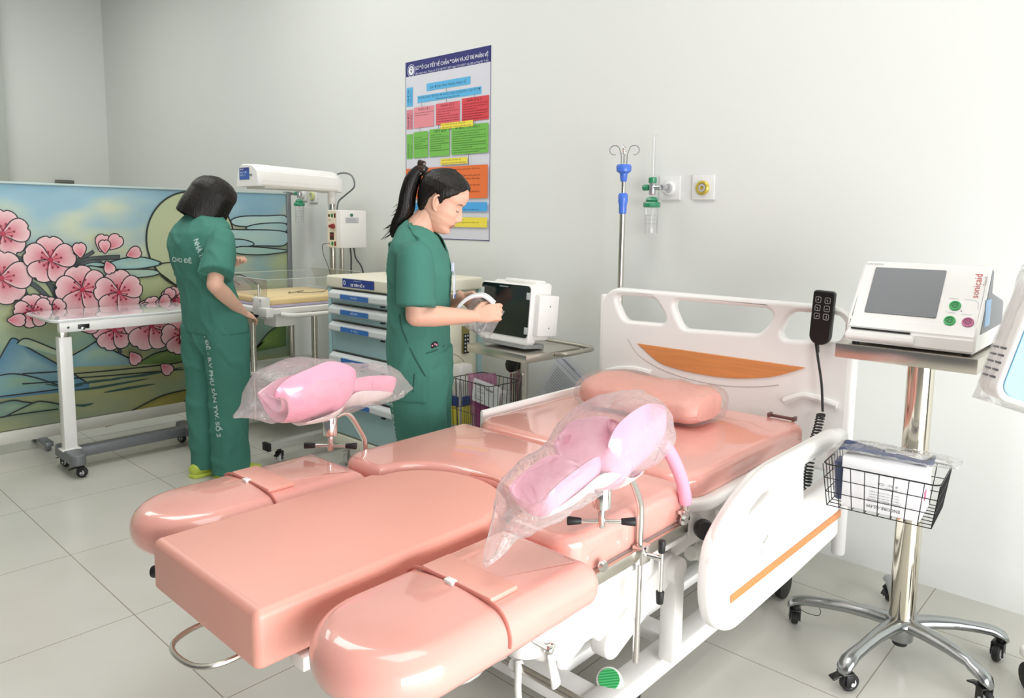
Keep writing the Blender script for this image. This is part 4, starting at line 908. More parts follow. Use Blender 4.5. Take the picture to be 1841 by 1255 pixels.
def wire_basket(par, T, w, d, h, nx, ny, nz, shrink, rr, mat, wmat=None):
    """rim plus wire net, open top; front is -y; built as net panels"""
    def P(x, y, z): s = 1-shrink*(1-z/h); return T @ Vector((x*s, y*s, z))
    b = B(); rim = smooth([(x, y, h) for x, y in rrect(-w/2, w/2, -d/2, d/2, .02, 3)], 1, True)
    tube(b, [T @ Vector(p) for p in rim], rr*1.5, 6, loop=True); r_ = O('basket_rim', b, mat, par)
    for sgn, ax_ in ((-1, 'x'), (1, 'x'), (-1, 'y'), (1, 'y')):
        b = B(); n_ = nx if ax_ == 'x' else ny; L_ = w if ax_ == 'x' else d
        for i in range(n_+1):
            u = -L_/2+L_*i/n_
            a = (lambda z: P(u, sgn*d/2, z)) if ax_ == 'x' else (lambda z: P(sgn*w/2, u, z))
            tube(b, [a(h), a(0)], rr, 5)
        for j in range(nz+1 if nz else 1):
            z = h*j/(nz+1) if nz else 0
            e = [P(-L_/2, sgn*d/2, z), P(L_/2, sgn*d/2, z)] if ax_ == 'x' else [P(sgn*w/2, -L_/2, z), P(sgn*w/2, L_/2, z)]
            tube(b, e, rr, 5)
        O('wire_side', b, mat, r_)
    b = B()
    for i in range(nx+1): u = -w/2+w*i/nx; tube(b, [P(u, -d/2, 0), P(u, d/2, 0)], rr, 5)
    for i in range(ny+1): u = -d/2+d*i/ny; tube(b, [P(-w/2, u, 0), P(w/2, u, 0)], rr, 5)
    O('wire_bottom', b, mat, r_)
wire_basket(t, MX @ Matrix.Translation((-.07, -.17, .30)), .27, .20, .30, 9, 7, 1, .08, .0016, M('dark_wire', '4a4a4a', .4, .5))
b = B(); 
for k in range(5):
    a = 2*PI*k/5+.3; d = Vector((math.cos(a), math.sin(a), 0)); tube(b, [MX @ (d*.02+Vector((0, 0, .10))), MX @ (d*.14+Vector((0, 0, .09))), MX @ (d*.25+Vector((0, 0, .075)))], [.02, .016, .013], 10)
O('star_base', b, dsteel, t)
for k in range(5):
    a = 2*PI*k/5+.3; p = MX @ Vector((.24*math.cos(a), .24*math.sin(a), 0)); castor(t, p.x, p.y, .075, .028, a)
# bag and leaflet in basket
t = thing('pink_pouch', 'pink and clear zip bag with a printed card standing in the wire basket', 'zip bag', (-2.40, 2.47, .31))
PB = Matrix.Translation((-2.395, 2.455, .32)) @ Matrix.Rotation(RZ+.1, 4, 'Z') @ Matrix.Rotation(-.15, 4, 'Y')
def puffy(b, w, h, th, T, amp=.006, n=18, sd=0., wav=12):
    g_ = [[], []]
    for s in (0, 1):
        for i in range(n+1):
            row = []
            for j in range(n+1):
                u, v = i/n*2-1, j/n*2-1; e = max(0, (1-u**4)*(1-v**4)); z = (th/2*e+amp*noise.noise(Vector((u*wav*w*8+sd, v*wav*h*8, s*3+sd)))*min(1, e*3+.1))*(1 if s else -1)+amp*noise.noise(Vector((u*3+sd, v*3, 9)))
                row.append(b.verts.new(T @ Vector((u*w/2, z, h/2+v*h/2))))
            g_[s].append(row)
    for s in (0, 1):
        for i in range(n):
            for j in range(n):
                b.faces.new((g_[s][i][j], g_[s][i+1][j], g_[s][i+1][j+1], g_[s][i][j+1]))
    bmesh.ops.remove_doubles(b, verts=b.verts, dist=.0005)
b = B(); puffy(b, .19, .31, .05, PB, .008); O('bag_body', b, film('pink_film', .42, srgb('d77fb4'), .1, 30, .8), t, ang=180)
b = B(); puffy(b, .12, .20, .035, PB @ Matrix.Translation((-.01, 0, .005)), .006, sd=4.); O('magenta_wrap', b, M('magenta_cloth', 'b03a86', .4, bump=.5, bscale=40, coat=.5), t, ang=180)
b = B(); LM = PB @ Matrix.Translation((.035, -.034, .165)) @ Matrix.Rotation(.28, 4, 'Y'); box2(b, (-.085, -.001, 0), (.085, .001, .11), 0, LM); cdm = O('printed_card', b, M('card_paper', 'e2e2e4', .5), t)
A = Print(LM @ Vector((-.085, -.0012, 0)), LM.to_3x3() @ Vector((1, 0, 0)), LM.to_3x3() @ Vector((0, 0, 1)))
A.rect((.008, .082), (.018, .092), '3a3a40')
for k, (x_, z_, w_) in enumerate(((.024, .090, .06), (.024, .082, .08), (.035, .066, .04), (.035, .054, .05), (.02, .03, .01), (.04, .03, .01), (.06, .03, .01), (.02, .018, .06))): 
    for j in range(max(2, int(w_/.006))): A.rect((x_+j*.006, z_), (x_+j*.006+.0035, z_+.004), '5a5a64')
for j in range(9): A.rect((.09+j*.006, .075), (.09+j*.006+.0035, .085), '3a3a40')
A.done('card_print', MC('card_ink', .5), cdm)
t = thing('white_carton', 'small white carton in clear film inside the wire basket near steel column', 'box', (-2.33, 2.47, .31))
b = B(); box2(b, (-.04, -.03, 0), (.02, .02, .24), .003, MX @ Matrix.Translation((.015, -.13, .31))); O('carton', b, M('carton_grey', 'd4d4d2', .4, bump=.3, bscale=20, coat=.5), t)
b = B(); box2(b, (-.045, -.035, 0), (.024, .024, .25), .003, MX @ Matrix.Translation((.015, -.13, .308))); O('carton_film', b, MATS['clear_wrap'], t)
# monitor
t = thing('patient_monitor', 'white bedside patient monitor with black screen standing on the steel cart', 'monitor', (-2.30, 2.55, .755), RZ)
TM = MX @ Matrix.Translation((-.01, -.10, .782)) @ Matrix.Rotation(math.radians(-5), 4, 'X')
b = plate(rrect(-.172, .172, 0, .278, .022, 6), [], .05, .008, TM @ Matrix.Rotation(PI/2, 4, 'X')); bz = O('bezel', b, white, t)
b = plate(rrect(-.166, .166, .034, .272, .018, 6), [], .004, .001, TM @ Matrix.Translation((0, -.0265, 0)) @ Matrix.Rotation(PI/2, 4, 'X')); O('screen', b, M('screen_glass', '14181b', .06, spec=.6), bz)
b = B(); box2(b, (-.04, -.0295, .258), (.02, -.0288, .262), 0, TM); O('handle_mark', b, M('mark_grey', '9a9a9a', .4), bz)
for x, z in ((-.168, .215), (.146, .21), (.146, .052), (-.168, .06)): b = B(); box2(b, (x, -.0305, z), (x+.022, -.0285, z+.032), .001, TM); O('tape_tab', b, M('tape_grey', 'c0c4c4', .4), bz)
b = B(); box2(b, (-.14, .02, .02), (.165, .12, .29), .015, TM); box2(b, (-.06, .02, .28), (.15, .09, .30), .008, TM); O('housing', b, wplas, t)
b = B(); box2(b, (.165, .0, .045), (.205, .13, .235), .008, TM); sm_ = O('module_rack', b, white, t)
b = B()
for z in (.085, .185): lathe(b, [(.004, 0), (.003, .002)], axis(TM @ Vector((.206, .07, z)), TM.to_3x3() @ Vector((1, 0, 0))), 8)
O('screw', b, dsteel, sm_)
b = B(); box2(b, (-.15, -.02, -.018), (.15, .11, .004), .005, TM); O('stand_foot', b, M('foot_grey', '9c9e9e', .4), t)
# taped sheet
t = thing('notice_sheet', 'tilted white paper form with blue lines taped low on the back wall', 'paper sheet', (-2.41, YB, .40))
SM = Matrix.Translation((-2.585, YB-.012, .37)) @ Matrix.Rotation(math.radians(-33), 4, 'Y')
b = B(); box2(b, (0, 0, 0), (.21, .001, .30), 0, Matrix.Translation((-2.575, YB-.012, .42)) @ Matrix.Rotation(math.radians(33), 4, 'Y'))
SMx = Matrix.Translation((-2.575, YB-.012, .42)) @ Matrix.Rotation(math.radians(33), 4, 'Y'); O('sheet', b, M('form_paper', 'd9dce2', .6), t)
A = Print(SMx @ Vector((0, -.0002, 0)), SMx.to_3x3() @ Vector((1, 0, 0)), SMx.to_3x3() @ Vector((0, 0, 1)))
A.rect((.0, .268), (.21, .272), '7a92c0'); A.rect((.0, .24), (.21, .243), '9aacd0')
rn = random.Random(3)
for k in range(12):
    x = .03
    while x < .17: w_ = rn.uniform(.006, .02); A.rect((x, .21-k*.013), (x+w_, .2135-k*.013), '8a8e98'); x += w_+.004
for k in range(3): A.rect((.05, .278+k*.005), (.14, .280+k*.005), '6a6e80')
A.done('form_print', MC('form_ink', .6), t)

# ------------------------------------------------------------ fetal monitor stand on the right
sx, sy = -.575, 2.465
t = thing('monitor_stand', 'chrome column stand with square steel tray and five-arm castor base', 'stand', (sx, sy, 0))
cst = M('polished_column', 'd6d0c2', .10, 1.)
b = B(); box2(b, (-.765, 2.27, .957), (-.395, 2.66, 1.0), .003); O('tray', b, steel, t)
b = B(); cyl(b, (sx, sy, .10), (sx, sy, .96), .0375, 32); O('column', b, cst, t)
alu = M('cast_aluminium', 'a9acad', .24, 1., bump=.05, bscale=60)
b = B(); lathe(b, [(.03, .052), (.036, .056), (.040, .10), (.052, .112), (.047, .125), (.040, .13)], Matrix.Translation((sx, sy, 0)), 28)
ends = [(-.885, 2.407), (-.636, 2.155), (-.33, 2.36), (-.34, 2.655), (-.70, 2.80)]
for ex, ey in ends:
    d = Vector((ex-sx, ey-sy, 0)); L = d.length; d.normalize(); s = Vector((-d.y, d.x, 0)); rings = []
    for f, z, w_, h_ in ((.02, .108, .030, .022), (.09, .112, .026, .022), (.16, .110, .021, .020), (.22, .103, .019, .018), (L-.035, .096, .021, .018), (L-.01, .088, .024, .019), (L+.014, .076, .022, .018), (L+.024, .066, .012, .010)):
        c = Vector((sx, sy, z))+d*f; rings.append([c+s*w_*math.cos(2*PI*k/14)+(Vector((0, 0, 1))*(h_ if math.sin(2*PI*k/14) > 0 else h_*.8))*math.sin(2*PI*k/14) for k in range(14)])
    loft(b, rings)
O('star_base', b, alu, t)
b = B(); cyl(b, (sx, sy, .035), (sx, sy, .055), .022, 16, .004); O('base_nut', b, black, t)
for k, (ex, ey) in enumerate(ends): castor(t, ex, ey, .078, .0275, (2.0, .9, 5.6, 4.6, 1.5)[k])
b = B(); tube(b, smooth([(-.87, 2.43, .085), (-.85, 2.46, .09), (-.82, 2.455, .06), (-.82, 2.44, .045), (-.85, 2.42, .05), (-.87, 2.41, .06)], 5), .0012, 5); O('wire_loop', b, bplas, t)
BK = Matrix.Translation((-.600, 2.28, .535)) @ Matrix.Rotation(math.radians(5), 4, 'Z')
bw = M('black_wire', '1c1c1e', .4, .2)
wire_basket(t, BK, .30, .22, .125, 8, 7, 2, .10, .0014, bw)
b = B(); tube(b, [BK @ Vector((-.03, .11, .12)), (sx-.03, 2.43, .655)], .003, 6); tube(b, [BK @ Vector((.05, .11, .12)), (sx+.03, 2.43, .655)], .003, 6); box2(b, (sx-.03, 2.415, .63), (sx+.03, 2.432, .67), .003); O('basket_bracket', b, bw, t)
# carton in basket
t = thing('accessory_box', 'white cardboard accessory box with upside-down print lying in black wire basket', 'box', (-.60, 2.27, .545))
KX = BK @ Matrix.Translation((.0, -.012, .004)) @ Matrix.Diagonal((.95, 1, 1, 1))
b = B(); box2(b, (-.105, -.075, 0), (.11, .085, .145), .003, KX); crt = O('carton', b, M('carton_white', 'e9e8ea', .5), t)
b = B(); box2(b, (-.108, -.078, .112), (.113, .088, .149), .003, KX); O('lid', b, M('carton_white'), t)
R3 = KX.to_3x3(); A = Print(KX @ Vector((.11, -.0755, .11)), R3 @ Vector((-1, 0, 0)), R3 @ Vector((0, 0, -1))); A.n = R3 @ Vector((0, -1, 0))
A.text('ENCORE-GS-FM', (.05, .088), .013, '3a3a3e', width=.085); A.text('Medical device accessories', (.05, .072), .007, '6a6a70', width=.085)
for k in range(3): A.text('Part ref. no. and description', (.055, .064-k*.008), .005, '77777c', width=.075)
A.text('F 01  CE', (.06, .02), .009, '55555a', width=.05); A.text('Batch', (.06, .032), .007, '77777c', width=.03)
A.done('box_print', MATS['card_ink'], crt)
b = B(); box2(b, (.1105, -.03, .05), (.1115, .0, .075), 0, KX); box2(b, (.1105, -.03, .05), (.1125, -.02, .06), 0, KX); O('pink_label', b, M('pink_label', 'd86a90', .5), crt)
t = thing('cable_bundle', 'coiled navy sensor cables in a clear bag on top of the box', 'cable', (-.58, 2.25, .69))
nav = M('navy_cable', '46506e', .4)
b = B()
for k in range(6):
    o_ = .005*k; P = [(-.125+o_*.5, -.045+o_*.6, .158), (-.11, -.055+o_, .166+.003*k), (-.05, -.04+o_*.9, .164+.004*(k % 3)), (.04, -.035+o_*.8, .158+.004*(k % 2)), (.10, -.04+o_, .158), (.125, -.03+o_*.9, .16+.003*k), (.12, -.015+o_*.7, .164)]
    tube(b, [KX @ Vector(p) for p in smooth(P, 5)], .0038, 7)
O('cables', b, nav, t)
b = B(); box(b, (.015, -.022, .172), (.03, .03, .006), .002, KX); O('cable_tie', b, M('tie_grey', 'a8aab0', .4), t)
b = B(); puffy(b, .33, .10, .03, KX @ Matrix.Translation((.03, .03, .166)) @ Matrix.Rotation(PI/2-.05, 4, 'X'), .006, sd=3.); O('clear_bag', b, MATS['clear_wrap'], t, ang=180)
t = thing('probe_pair', 'navy probe handles in clear film standing at left end of basket', 'probe', (-.745, 2.25, .545))
for k, (x, y) in enumerate(((-.126, .005), (-.124, -.02), (-.126, .03))):
    b = B(); a_ = KX @ Vector((x, y, .0)); cyl(b, a_, a_+Vector((-.008, 0, .115)), .0105, 14, .003); O('probe_body', b, nav, t)
b = B(); puffy(b, .06, .16, .045, KX @ Matrix.Translation((-.13, .01, 0)) @ Matrix.Rotation(PI/2, 4, 'Z'), .005, sd=8.); O('film_wrap', b, MATS['clear_wrap'], t, ang=180)
# fetal monitor
t = thing('fetal_monitor', 'white desktop fetal monitor with grey screen and coloured sockets on steel tray', 'monitor', (-.58, 2.45, 1.0))
prof = [(2.285, 1.008), (2.287, 1.05), (2.31, 1.075), (2.412, 1.236), (2.425, 1.242), (2.452, 1.238), (2.452, 1.168), (2.62, 1.137), (2.636, 1.12), (2.636, 1.008)]
fx0, fx1 = -.742, -.408
b = B(); loft(b, [[Vector((x, y, z)) for y, z in prof] for x in (fx0, fx1)]); bmesh.ops.bevel(b, geom=b.edges[:], offset=.006, segments=3, affect='EDGES'); fb = O('case', b, white, t)
b = B(); sp2 = [(2.335, 1.058), (2.430, 1.232), (2.447, 1.225), (2.447, 1.165), (2.615, 1.133), (2.63, 1.12), (2.63, 1.062)]; loft(b, [[Vector((x, y, z)) for y, z in sp2] for x in (fx1-.004, fx1+.0015)]); O('grey_side', b, M('side_grey', '808387', .45), fb)
b = B(); box2(b, (fx1+.001, 2.37, 1.075), (fx1+.0025, 2.44, 1.15)); O('side_label', b, M('side_label_blue', '8fb6dc', .4), fb)
for y, z in ((2.50, 1.14), (2.60, 1.125)): b = B(); box2(b, (fx1-.012, y, z), (fx1-.002, y+.02, z+.028), .002); O('side_hook', b, white, fb)
# face frame
fo_ = Vector((0, 2.31, 1.075)); fv = Vector((0, .102, .161)).normalized(); fn = Vector((1, 0, 0)).cross(fv)
FM = Matrix(((1, 0, 0, 0), (0, fv.y, fn.y, fo_.y), (0, fv.z, fn.z, fo_.z), (0, 0, 0, 1)))
b = plate(rrect(-.705, -.515, .022, .176, .003, 2), [], .003, .0006, FM @ Matrix.Translation((0, 0, .001))); O('screen', b, M('matt_screen', '74777b', .35), fb)
def sock(x, y, col, hc):
    T = FM @ Matrix.Translation((x, y, .0)); q = B(); lathe(q, [(.0145, -.002), (.0145, .003), (.0125, .0045), (.0105, .004), (.0105, .0015)], T, 24); s_ = O('socket_ring', q, col, fb)
    q = B(); lathe(q, [(.0102, .001), (.0102, .0022)], T, 20); 
    for k in range(6): lathe(q, [(.0016, .002), (.0012, .0045)], T @ Matrix.Translation((.0055*math.cos(k*PI/3), .0055*math.sin(k*PI/3), 0)), 6)
    O('socket_insert', q, hc, s_)
gs = M('socket_green', '46c06c', .35, coat=.3); gd_ = M('socket_green_dark', '2e9a52', .4); ps = M('socket_pink', 'd07ba2', .35, coat=.3); pd_ = M('socket_pink_dark', 'b25a86', .4)
sock(-.475, .066, gs, gd_); sock(-.480, .018, gs, gd_); sock(-.436, .018, ps, pd_)
A = Print(FM @ Vector((0, 0, .0008)), (1, 0, 0), fv)
A.text('sonicaid', (-.425, .095), .026, 'c8564e', ang=PI/2-.0, width=.075); A.text('Team3', (-.412, .135), .011, '9a8a8a', ang=PI/2, width=.028); A.text('HUNTLEIGH', (-.735, .184), .009, '8a8e94', width=.05)
A.line([(-.495, .088), (-.47, .088)], .001, 'b8b8bc'); A.line([(-.495, .044), (-.47, .044)], .001, 'b8b8bc'); A.line([(-.455, .088), (-.43, .088), (-.42, .078), (-.42, .06)], .001, 'c4c4c8'); A.line([(-.455, .042), (-.43, .042)], .001, 'c4c4c8'); A.poly([(-.46, .05), (-.455, .05), (-.4575, .054)], '8a8a90')
A.done('face_print', MC('face_ink', .4), fb)
b = B(); box2(b, (-.728, 2.2835, 1.046), (-.568, 2.288, 1.0505), .0005); O('paper_slot', b, black, fb)
b = B(); pr = [(2.286, 1.045), (2.262, 1.034), (2.262, 1.024), (2.286, 1.012)]
loft(b, [[Vector((x, y, z)) for y, z in pr] for x in (-.738, -.556)]); bmesh.ops.bevel(b, geom=b.edges[:], offset=.003, segments=2, affect='EDGES'); O('paper_drawer', b, white, fb)
for x in (-.72, -.43):
    for y in (2.31, 2.60): b = B(); cyl(b, (x, y, 1.0), (x, y, 1.01), .01, 10); O('rubber_foot', b, black, t)

# ------------------------------------------------------------ wrapped blue device at the right edge
t = thing('wrapped_device', 'white and light blue device with side vents in clear plastic at right edge', 'medical device', (-.20, 2.0, 0))
DX = Matrix.Translation((-.262, 2.05, .945)) @ Matrix.Rotation(math.radians(30), 4, 'Z') @ Matrix.Rotation(math.radians(16), 4, 'Y') @ Matrix.Rotation(math.radians(-4), 4, 'X')
b = plate(rrect(-.065, .30, -.01, .30, .035, 6), [], .10, .012, DX @ Matrix.Translation((0, .05, 0)) @ Matrix.Rotation(PI/2, 4, 'X')); hs_ = O('device_case', b, white, t)
b = plate(rrect(-.052, .285, .004, .288, .028, 6), [], .004, .001, DX @ Matrix.Translation((0, -.0015, 0)) @ Matrix.Rotation(PI/2, 4, 'X')); O('blue_face', b, M('ice_blue', '64add8', .3, coat=.4), hs_)
b = B()
for i in range(5):
    for j in range(2): box2(b, (-.0665, .018+j*.04, .035+i*.018), (-.0645, .048+j*.04, .0395+i*.018), 0, DX)
O('vent_slot', b, M('vent_dark', '55575e', .5), hs_)
b = B(); puffy(b, .42, .34, .13, DX @ Matrix.Translation((.125, .05, -.025)), .01, sd=6.); O('plastic_cover', b, MATS['clear_wrap'], t, ang=180)
px_, py_ = -.02, 2.42
b = B(); cyl(b, (px_, py_, .11), (px_, py_, .95), .022, 18); O('pole', b, steel, t)
b = B(); tube(b, smooth([(px_, py_, .94), (px_-.02, py_-.08, .98), DX @ Vector((.10, .10, .10))], 4), .018, 10); O('arm', b, wplas, t)
b = B(); cushion(b, rrect(-.275, .28, -.022, .022, .02, 5), .095, .125, .008, Mx=Matrix.Translation((px_, py_+.02, 0)) @ Matrix.Rotation(-.42, 4, 'Z')); cushion(b, rrect(-.25, .28, -.022, .022, .02, 5), .095, .125, .008, Mx=Matrix.Translation((px_, py_+.02, 0)) @ Matrix.Rotation(1.15, 4, 'Z')); O('white_base', b, white, t)
for a, r_ in ((PI-.42, .22), (-.42, .24), (1.15, .24), (1.15+PI, .21)):
    b = B(); c = Vector((px_+r_*math.cos(a), py_+.02+r_*math.sin(a), .048)); lathe(b, [(.02, -.03), (.045, -.028), (.048, -.01), (.048, .01), (.045, .028), (.02, .03)], axis(c, (math.cos(a+1.2), math.sin(a+1.2), 0)), 20); O('castor', b, black, t)

# ------------------------------------------------------------ gas outlets and flow meters
def outlet(name, lbl, x, z, ring, inner, s=.108):
    t = thing(name, lbl, 'wall outlet', (x, YB, z), 0, 'gas outlets on the back wall')
    q = B(); box2(q, (x-s/2, YB-.012, z-s/2), (x+s/2, YB-.0005, z+s/2), .003); O('face_plate', q, M('outlet_white', 'e6e6e4', .35), t)
    q = B(); T = axis((x, YB-.012, z-.002), (0, -1, 0)); lathe(q, [(.032, 0), (.032, .008), (.026, .014), (.020, .014), (.018, .008)], T, 28); r_ = O('gas_ring', q, ring, t)
    q = B(); lathe(q, [(.018, .003), (.018, .010), (.010, .012), (.010, .004), (.0, .004)], T, 22); O('socket', q, inner, r_); return t
p = ony(1264, 337, YB-.01); outlet('gas_outlet', 'white wall gas outlet with brass yellow ring right of the flow meter', p.x, p.z, M('brass_yellow', 'd8c25a', .3, .5), M('socket_grey', 'b8bac4', .35))
p = ony(1204, 338, YB-.01); outlet('gas_outlet', 'square white wall gas outlet with flow meter plugged into it above bed', p.x, p.z, M('outlet_white'), M('socket_pale', 'd8dade', .3)); P1 = p
p = ony(562, 352, YB-.01); outlet('gas_outlet', 'small wall gas outlet with yellow-green ring behind the infant warmer', p.x, p.z, M('yellow_green', 'c9cd8a', .4), M('socket_grey'), .10)
p = ony(544, 349, YB-.01); outlet('gas_outlet', 'chrome wall gas outlet carrying flow meter beside the mural post', p.x, p.z, M('outlet_white'), chrome, .10); P2 = p
green = M('regulator_green', '2f8a62', .35, coat=.3)
def flowmeter(lbl, P, dx, k=1., tube_up=.19, dy=.085):
    x = P.x+dx; y = YB-dy; z = P.z; t = thing('flow_meter', lbl, 'flow meter', (x, YB-.02, z), 0, 'oxygen flow meters on the back wall')
    q = B(); cyl(q, (P.x, YB-.026, z), (P.x-.0, y, z), .013, 14, .002); cyl(q, (P.x, y, z), (x, y, z), .012, 12); lathe(q, [(.013, -.035), (.016, -.03), (.016, .03), (.013, .036)], Matrix.Translation((x, y, z)), 18); O('valve_body', q, M('satin_chrome', 'c4c4c6', .25, .8), t)
    q = B(); cyl(q, (x-.045, y-.005, z), (x-.018, y-.005, z), .014, 16, .003); O('green_knob', q, green, t)
    q = B(); lathe(q, [(.017, .02), (.019, .026), (.019, .042), (.015, .046)], Matrix.Translation((x, y, z)), 18); O('green_collar', q, green, t)
    q = B(); prof_ = [(.012, -.042), (.022, -.046), (.03, -.058), (.024, -.062), (.036, -.066), (.039, -.072), (.039, -.086), (.036, -.09), (.0, -.09)]; lathe(q, prof_, Matrix.Translation((x, y, z)), 10); O('green_cap', q, green, t, ang=20)
    cl = film('jar_plastic', .07, (1, 1, 1), .05, 3, .03) if 'jar_plastic' not in MATS else MATS['jar_plastic']
    if tube_up:
        q = B(); lathe(q, [(.0085, .04), (.0085, .04+tube_up), (.012, .042+tube_up), (.012, .046+tube_up), (.0, .048+tube_up)], Matrix.Translation((x, y, z)), 14); O('gauge_tube', q, cl, t)
        q = B(); cyl(q, (x, y, z+.04), (x, y, z+.035+tube_up), .003, 8); O('gauge_stem', q, M('stem_white', 'e8e8ea', .3), t)
    q = B(); lathe(q, [(.030, -.088), (.031, -.10), (.030, -.205), (.026, -.212), (.0, -.212)], Matrix.Translation((x, y, z)), 24, cap=False); j = O('humidifier_jar', q, cl, t)
    q = B(); cyl(q, (x, y, z-.09), (x, y, z-.19), .0038, 8); lathe(q, [(.010, -.205), (.010, -.185), (.004, -.18)], Matrix.Translation((x, y, z)), 12); O('dip_tube', q, M('stem_white'), j)
    q = B()
    for d_ in (-.125, -.145, -.165): tube(q, [(x+.0305*math.cos(a), y+.0305*math.sin(a), z+d_) for a in [2*PI*i/20 for i in range(20)]], .0006, 4, loop=True)
    O('level_mark', q, M('mark_grey'), j)
flowmeter('green and clear oxygen flow meter with tall gauge tube above the bed', P1, -.045)
flowmeter('green capped oxygen flow meter with humidifier jar beside the mural post', P2, .125, tube_up=0, dy=.115)
# ------------------------------------------------------------ people
skin = M('skin', 'e6b79f', .48, bump=.03, bscale=300, sss=.25, var=.03, vscale=20)
lipm = M('lips', 'c07a70', .4)
hairm = M('black_hair', '15100d', .42, bump=.35, bscale=60, aniso=(3, 3, .35), spec=.35)
scrub = M('green_scrubs', '467f71', .8, bump=.12, bscale=14, var=.05, vscale=5, spec=.25)
scrubd = M('scrub_seam', '2c5a50', .85)
prt = M('scrub_print_white', 'b9cfc9', .7)
def interp(tab, z):
    if z <= tab[0][0]: return tab[0][1]
    for (a, x), (b_, y) in zip(tab, tab[1:]):
        if z <= b_: t_ = (z-a)/(b_-a); t_ = t_*t_*(3-2*t_)*.5+t_*.5; return x+(y-x)*t_
    return tab[-1][1]
FRONT = [(-.118, .040), (-.112, .064), (-.10, .078), (-.088, .080), (-.076, .0775), (-.062, .086), (-.05, .087), (-.04, .086), (-.02, .086), (0, .083), (.018, .081), (.034, .089), (.06, .090), (.085, .079), (.103, .056), (.116, .026), (.121, .0)]
BACK = [(-.118, .0), (-.112, -.004), (-.095, -.018), (-.07, -.05), (-.04, -.078), (0, -.094), (.035, -.100), (.06, -.097), (.085, -.083), (.103, -.058), (.116, -.030), (.121, -.008)]
WIDTH = [(-.118, .014), (-.112, .028), (-.10, .038), (-.088, .046), (-.07, .055), (-.05, .061), (-.02, .067), (.01, .071), (.04, .074), (.065, .070), (.088, .058), (.104, .041), (.116, .022), (.121, .005)]
def g_(x, s): return math.exp(-(x/s)**2)
def head_point(u, z, off=0., plain=False):
    fr, bk, wd = interp(FRONT, z), interp(BACK, z), interp(WIDTH, z)
    cx = (fr+bk)/2; a = (fr-bk)/2; c, s = math.cos(u), math.sin(u); e = 2.25
    k = 1/(abs(c)**e+abs(s)**e)**(1/e); x = cx+a*c*k; y = wd*s*k
    if c > 0 and not plain:
        h = interp([(-.052, 0), (-.046, .006), (-.038, .016), (-.030, .0205), (-.02, .0175), (-.008, .0125), (.008, .006), (.02, .001), (.03, 0)], z)
        x += h*g_(y, .0085+.004*g_(z+.034, .012))+.006*g_(z+.038, .007)*g_(abs(y)-.012, .006)
        x -= .0085*g_(z-.008, .014)*g_(abs(y)-.030, .016)
        x += .0058*g_(z-.004, .0085)*g_(abs(y)-.031, .012)
        x += .0045*g_(z+.0615, .004)*g_(y, .019)+.0055*g_(z+.0725, .0045)*g_(y, .016)-.005*g_(z+.067, .0022)*g_(y, .023)
        x += .004*g_(z+.022, .02)*g_(abs(y)-.042, .018)+.004*g_(z+.097, .012)*g_(y, .02)
        x -= .003*g_(z+.083, .006)*g_(y, .02)
    d = Vector((x-cx, y, (z-.02)*.8))
    if off: d.normalize(); return Vector((x, y, z))+d*off
    return Vector((x, y, z))
HZ = [-.118, -.112]+[-.106+.0035*i for i in range(60)]+[.107, .111, .1145, .1175, .1198, .121]
def head_bm(T):
    q = B(); n = 120; rings = []
    for z in HZ: rings.append([T @ head_point(2*PI*k/n, z) for k in range(n)])
    vr = loft(q, rings)
    Ti = T.inverted()
    for f in q.faces:
        c = Ti @ f.calc_center_median()
        hw = .023-.25*abs(c.z+.0665)
        if c.x > .075 and abs(c.y) < hw and -.0765 < c.z < -.0575+.0015*(1-abs(c.y)/.023): f.material_index = 1
    for s in (-1, 1):
        E = T @ Matrix.Translation((-.006, s*.071, -.004)) @ Matrix.Rotation(s*-.35, 4, 'Z') @ Matrix.Rotation(-.15, 4, 'Y')
        tube(q, [E @ Vector(p) for p in smooth([(.010, 0, -.026), (.006, s*.006, -.033), (-.004, s*.009, -.026), (-.013, s*.013, -.008), (-.015, s*.014, .012), (-.007, s*.012, .027), (.006, s*.008, .026), (.012, s*.003, .014), (.012, 0, .004)], 4)], .0036, 8)
        ball(q, (0, s*.003, 0), .02, (.62, .30, 1.35), E, 14); ball(q, (.011, s*.002, -.005), .006, (.7, .8, 1.2), E, 8); ball(q, (.004, s*.004, -.029), .007, (.9, .6, 1), E, 10)
    return q
def hair_cap(T, hl, off, n=96, zs=None, low=None):
    q = B(); rings = []
    for z in HZ[2:]:
        r_ = []
        for k in range(n):
            u = 2*PI*k/n; th = u if u <= PI else 2*PI-u; m = max(0., min(1., (z-interp(hl, th))/.012)); m = m*m*(3-2*m)
            o = off(u, z); w_ = noise.noise(Vector((th*9, z*10, 3 if u < PI else 7)))*.0018
            r_.append(T @ head_point(u, z, -.006+(o+.006+w_)*m, True))
        rings.append(r_)
    loft(q, rings); return q
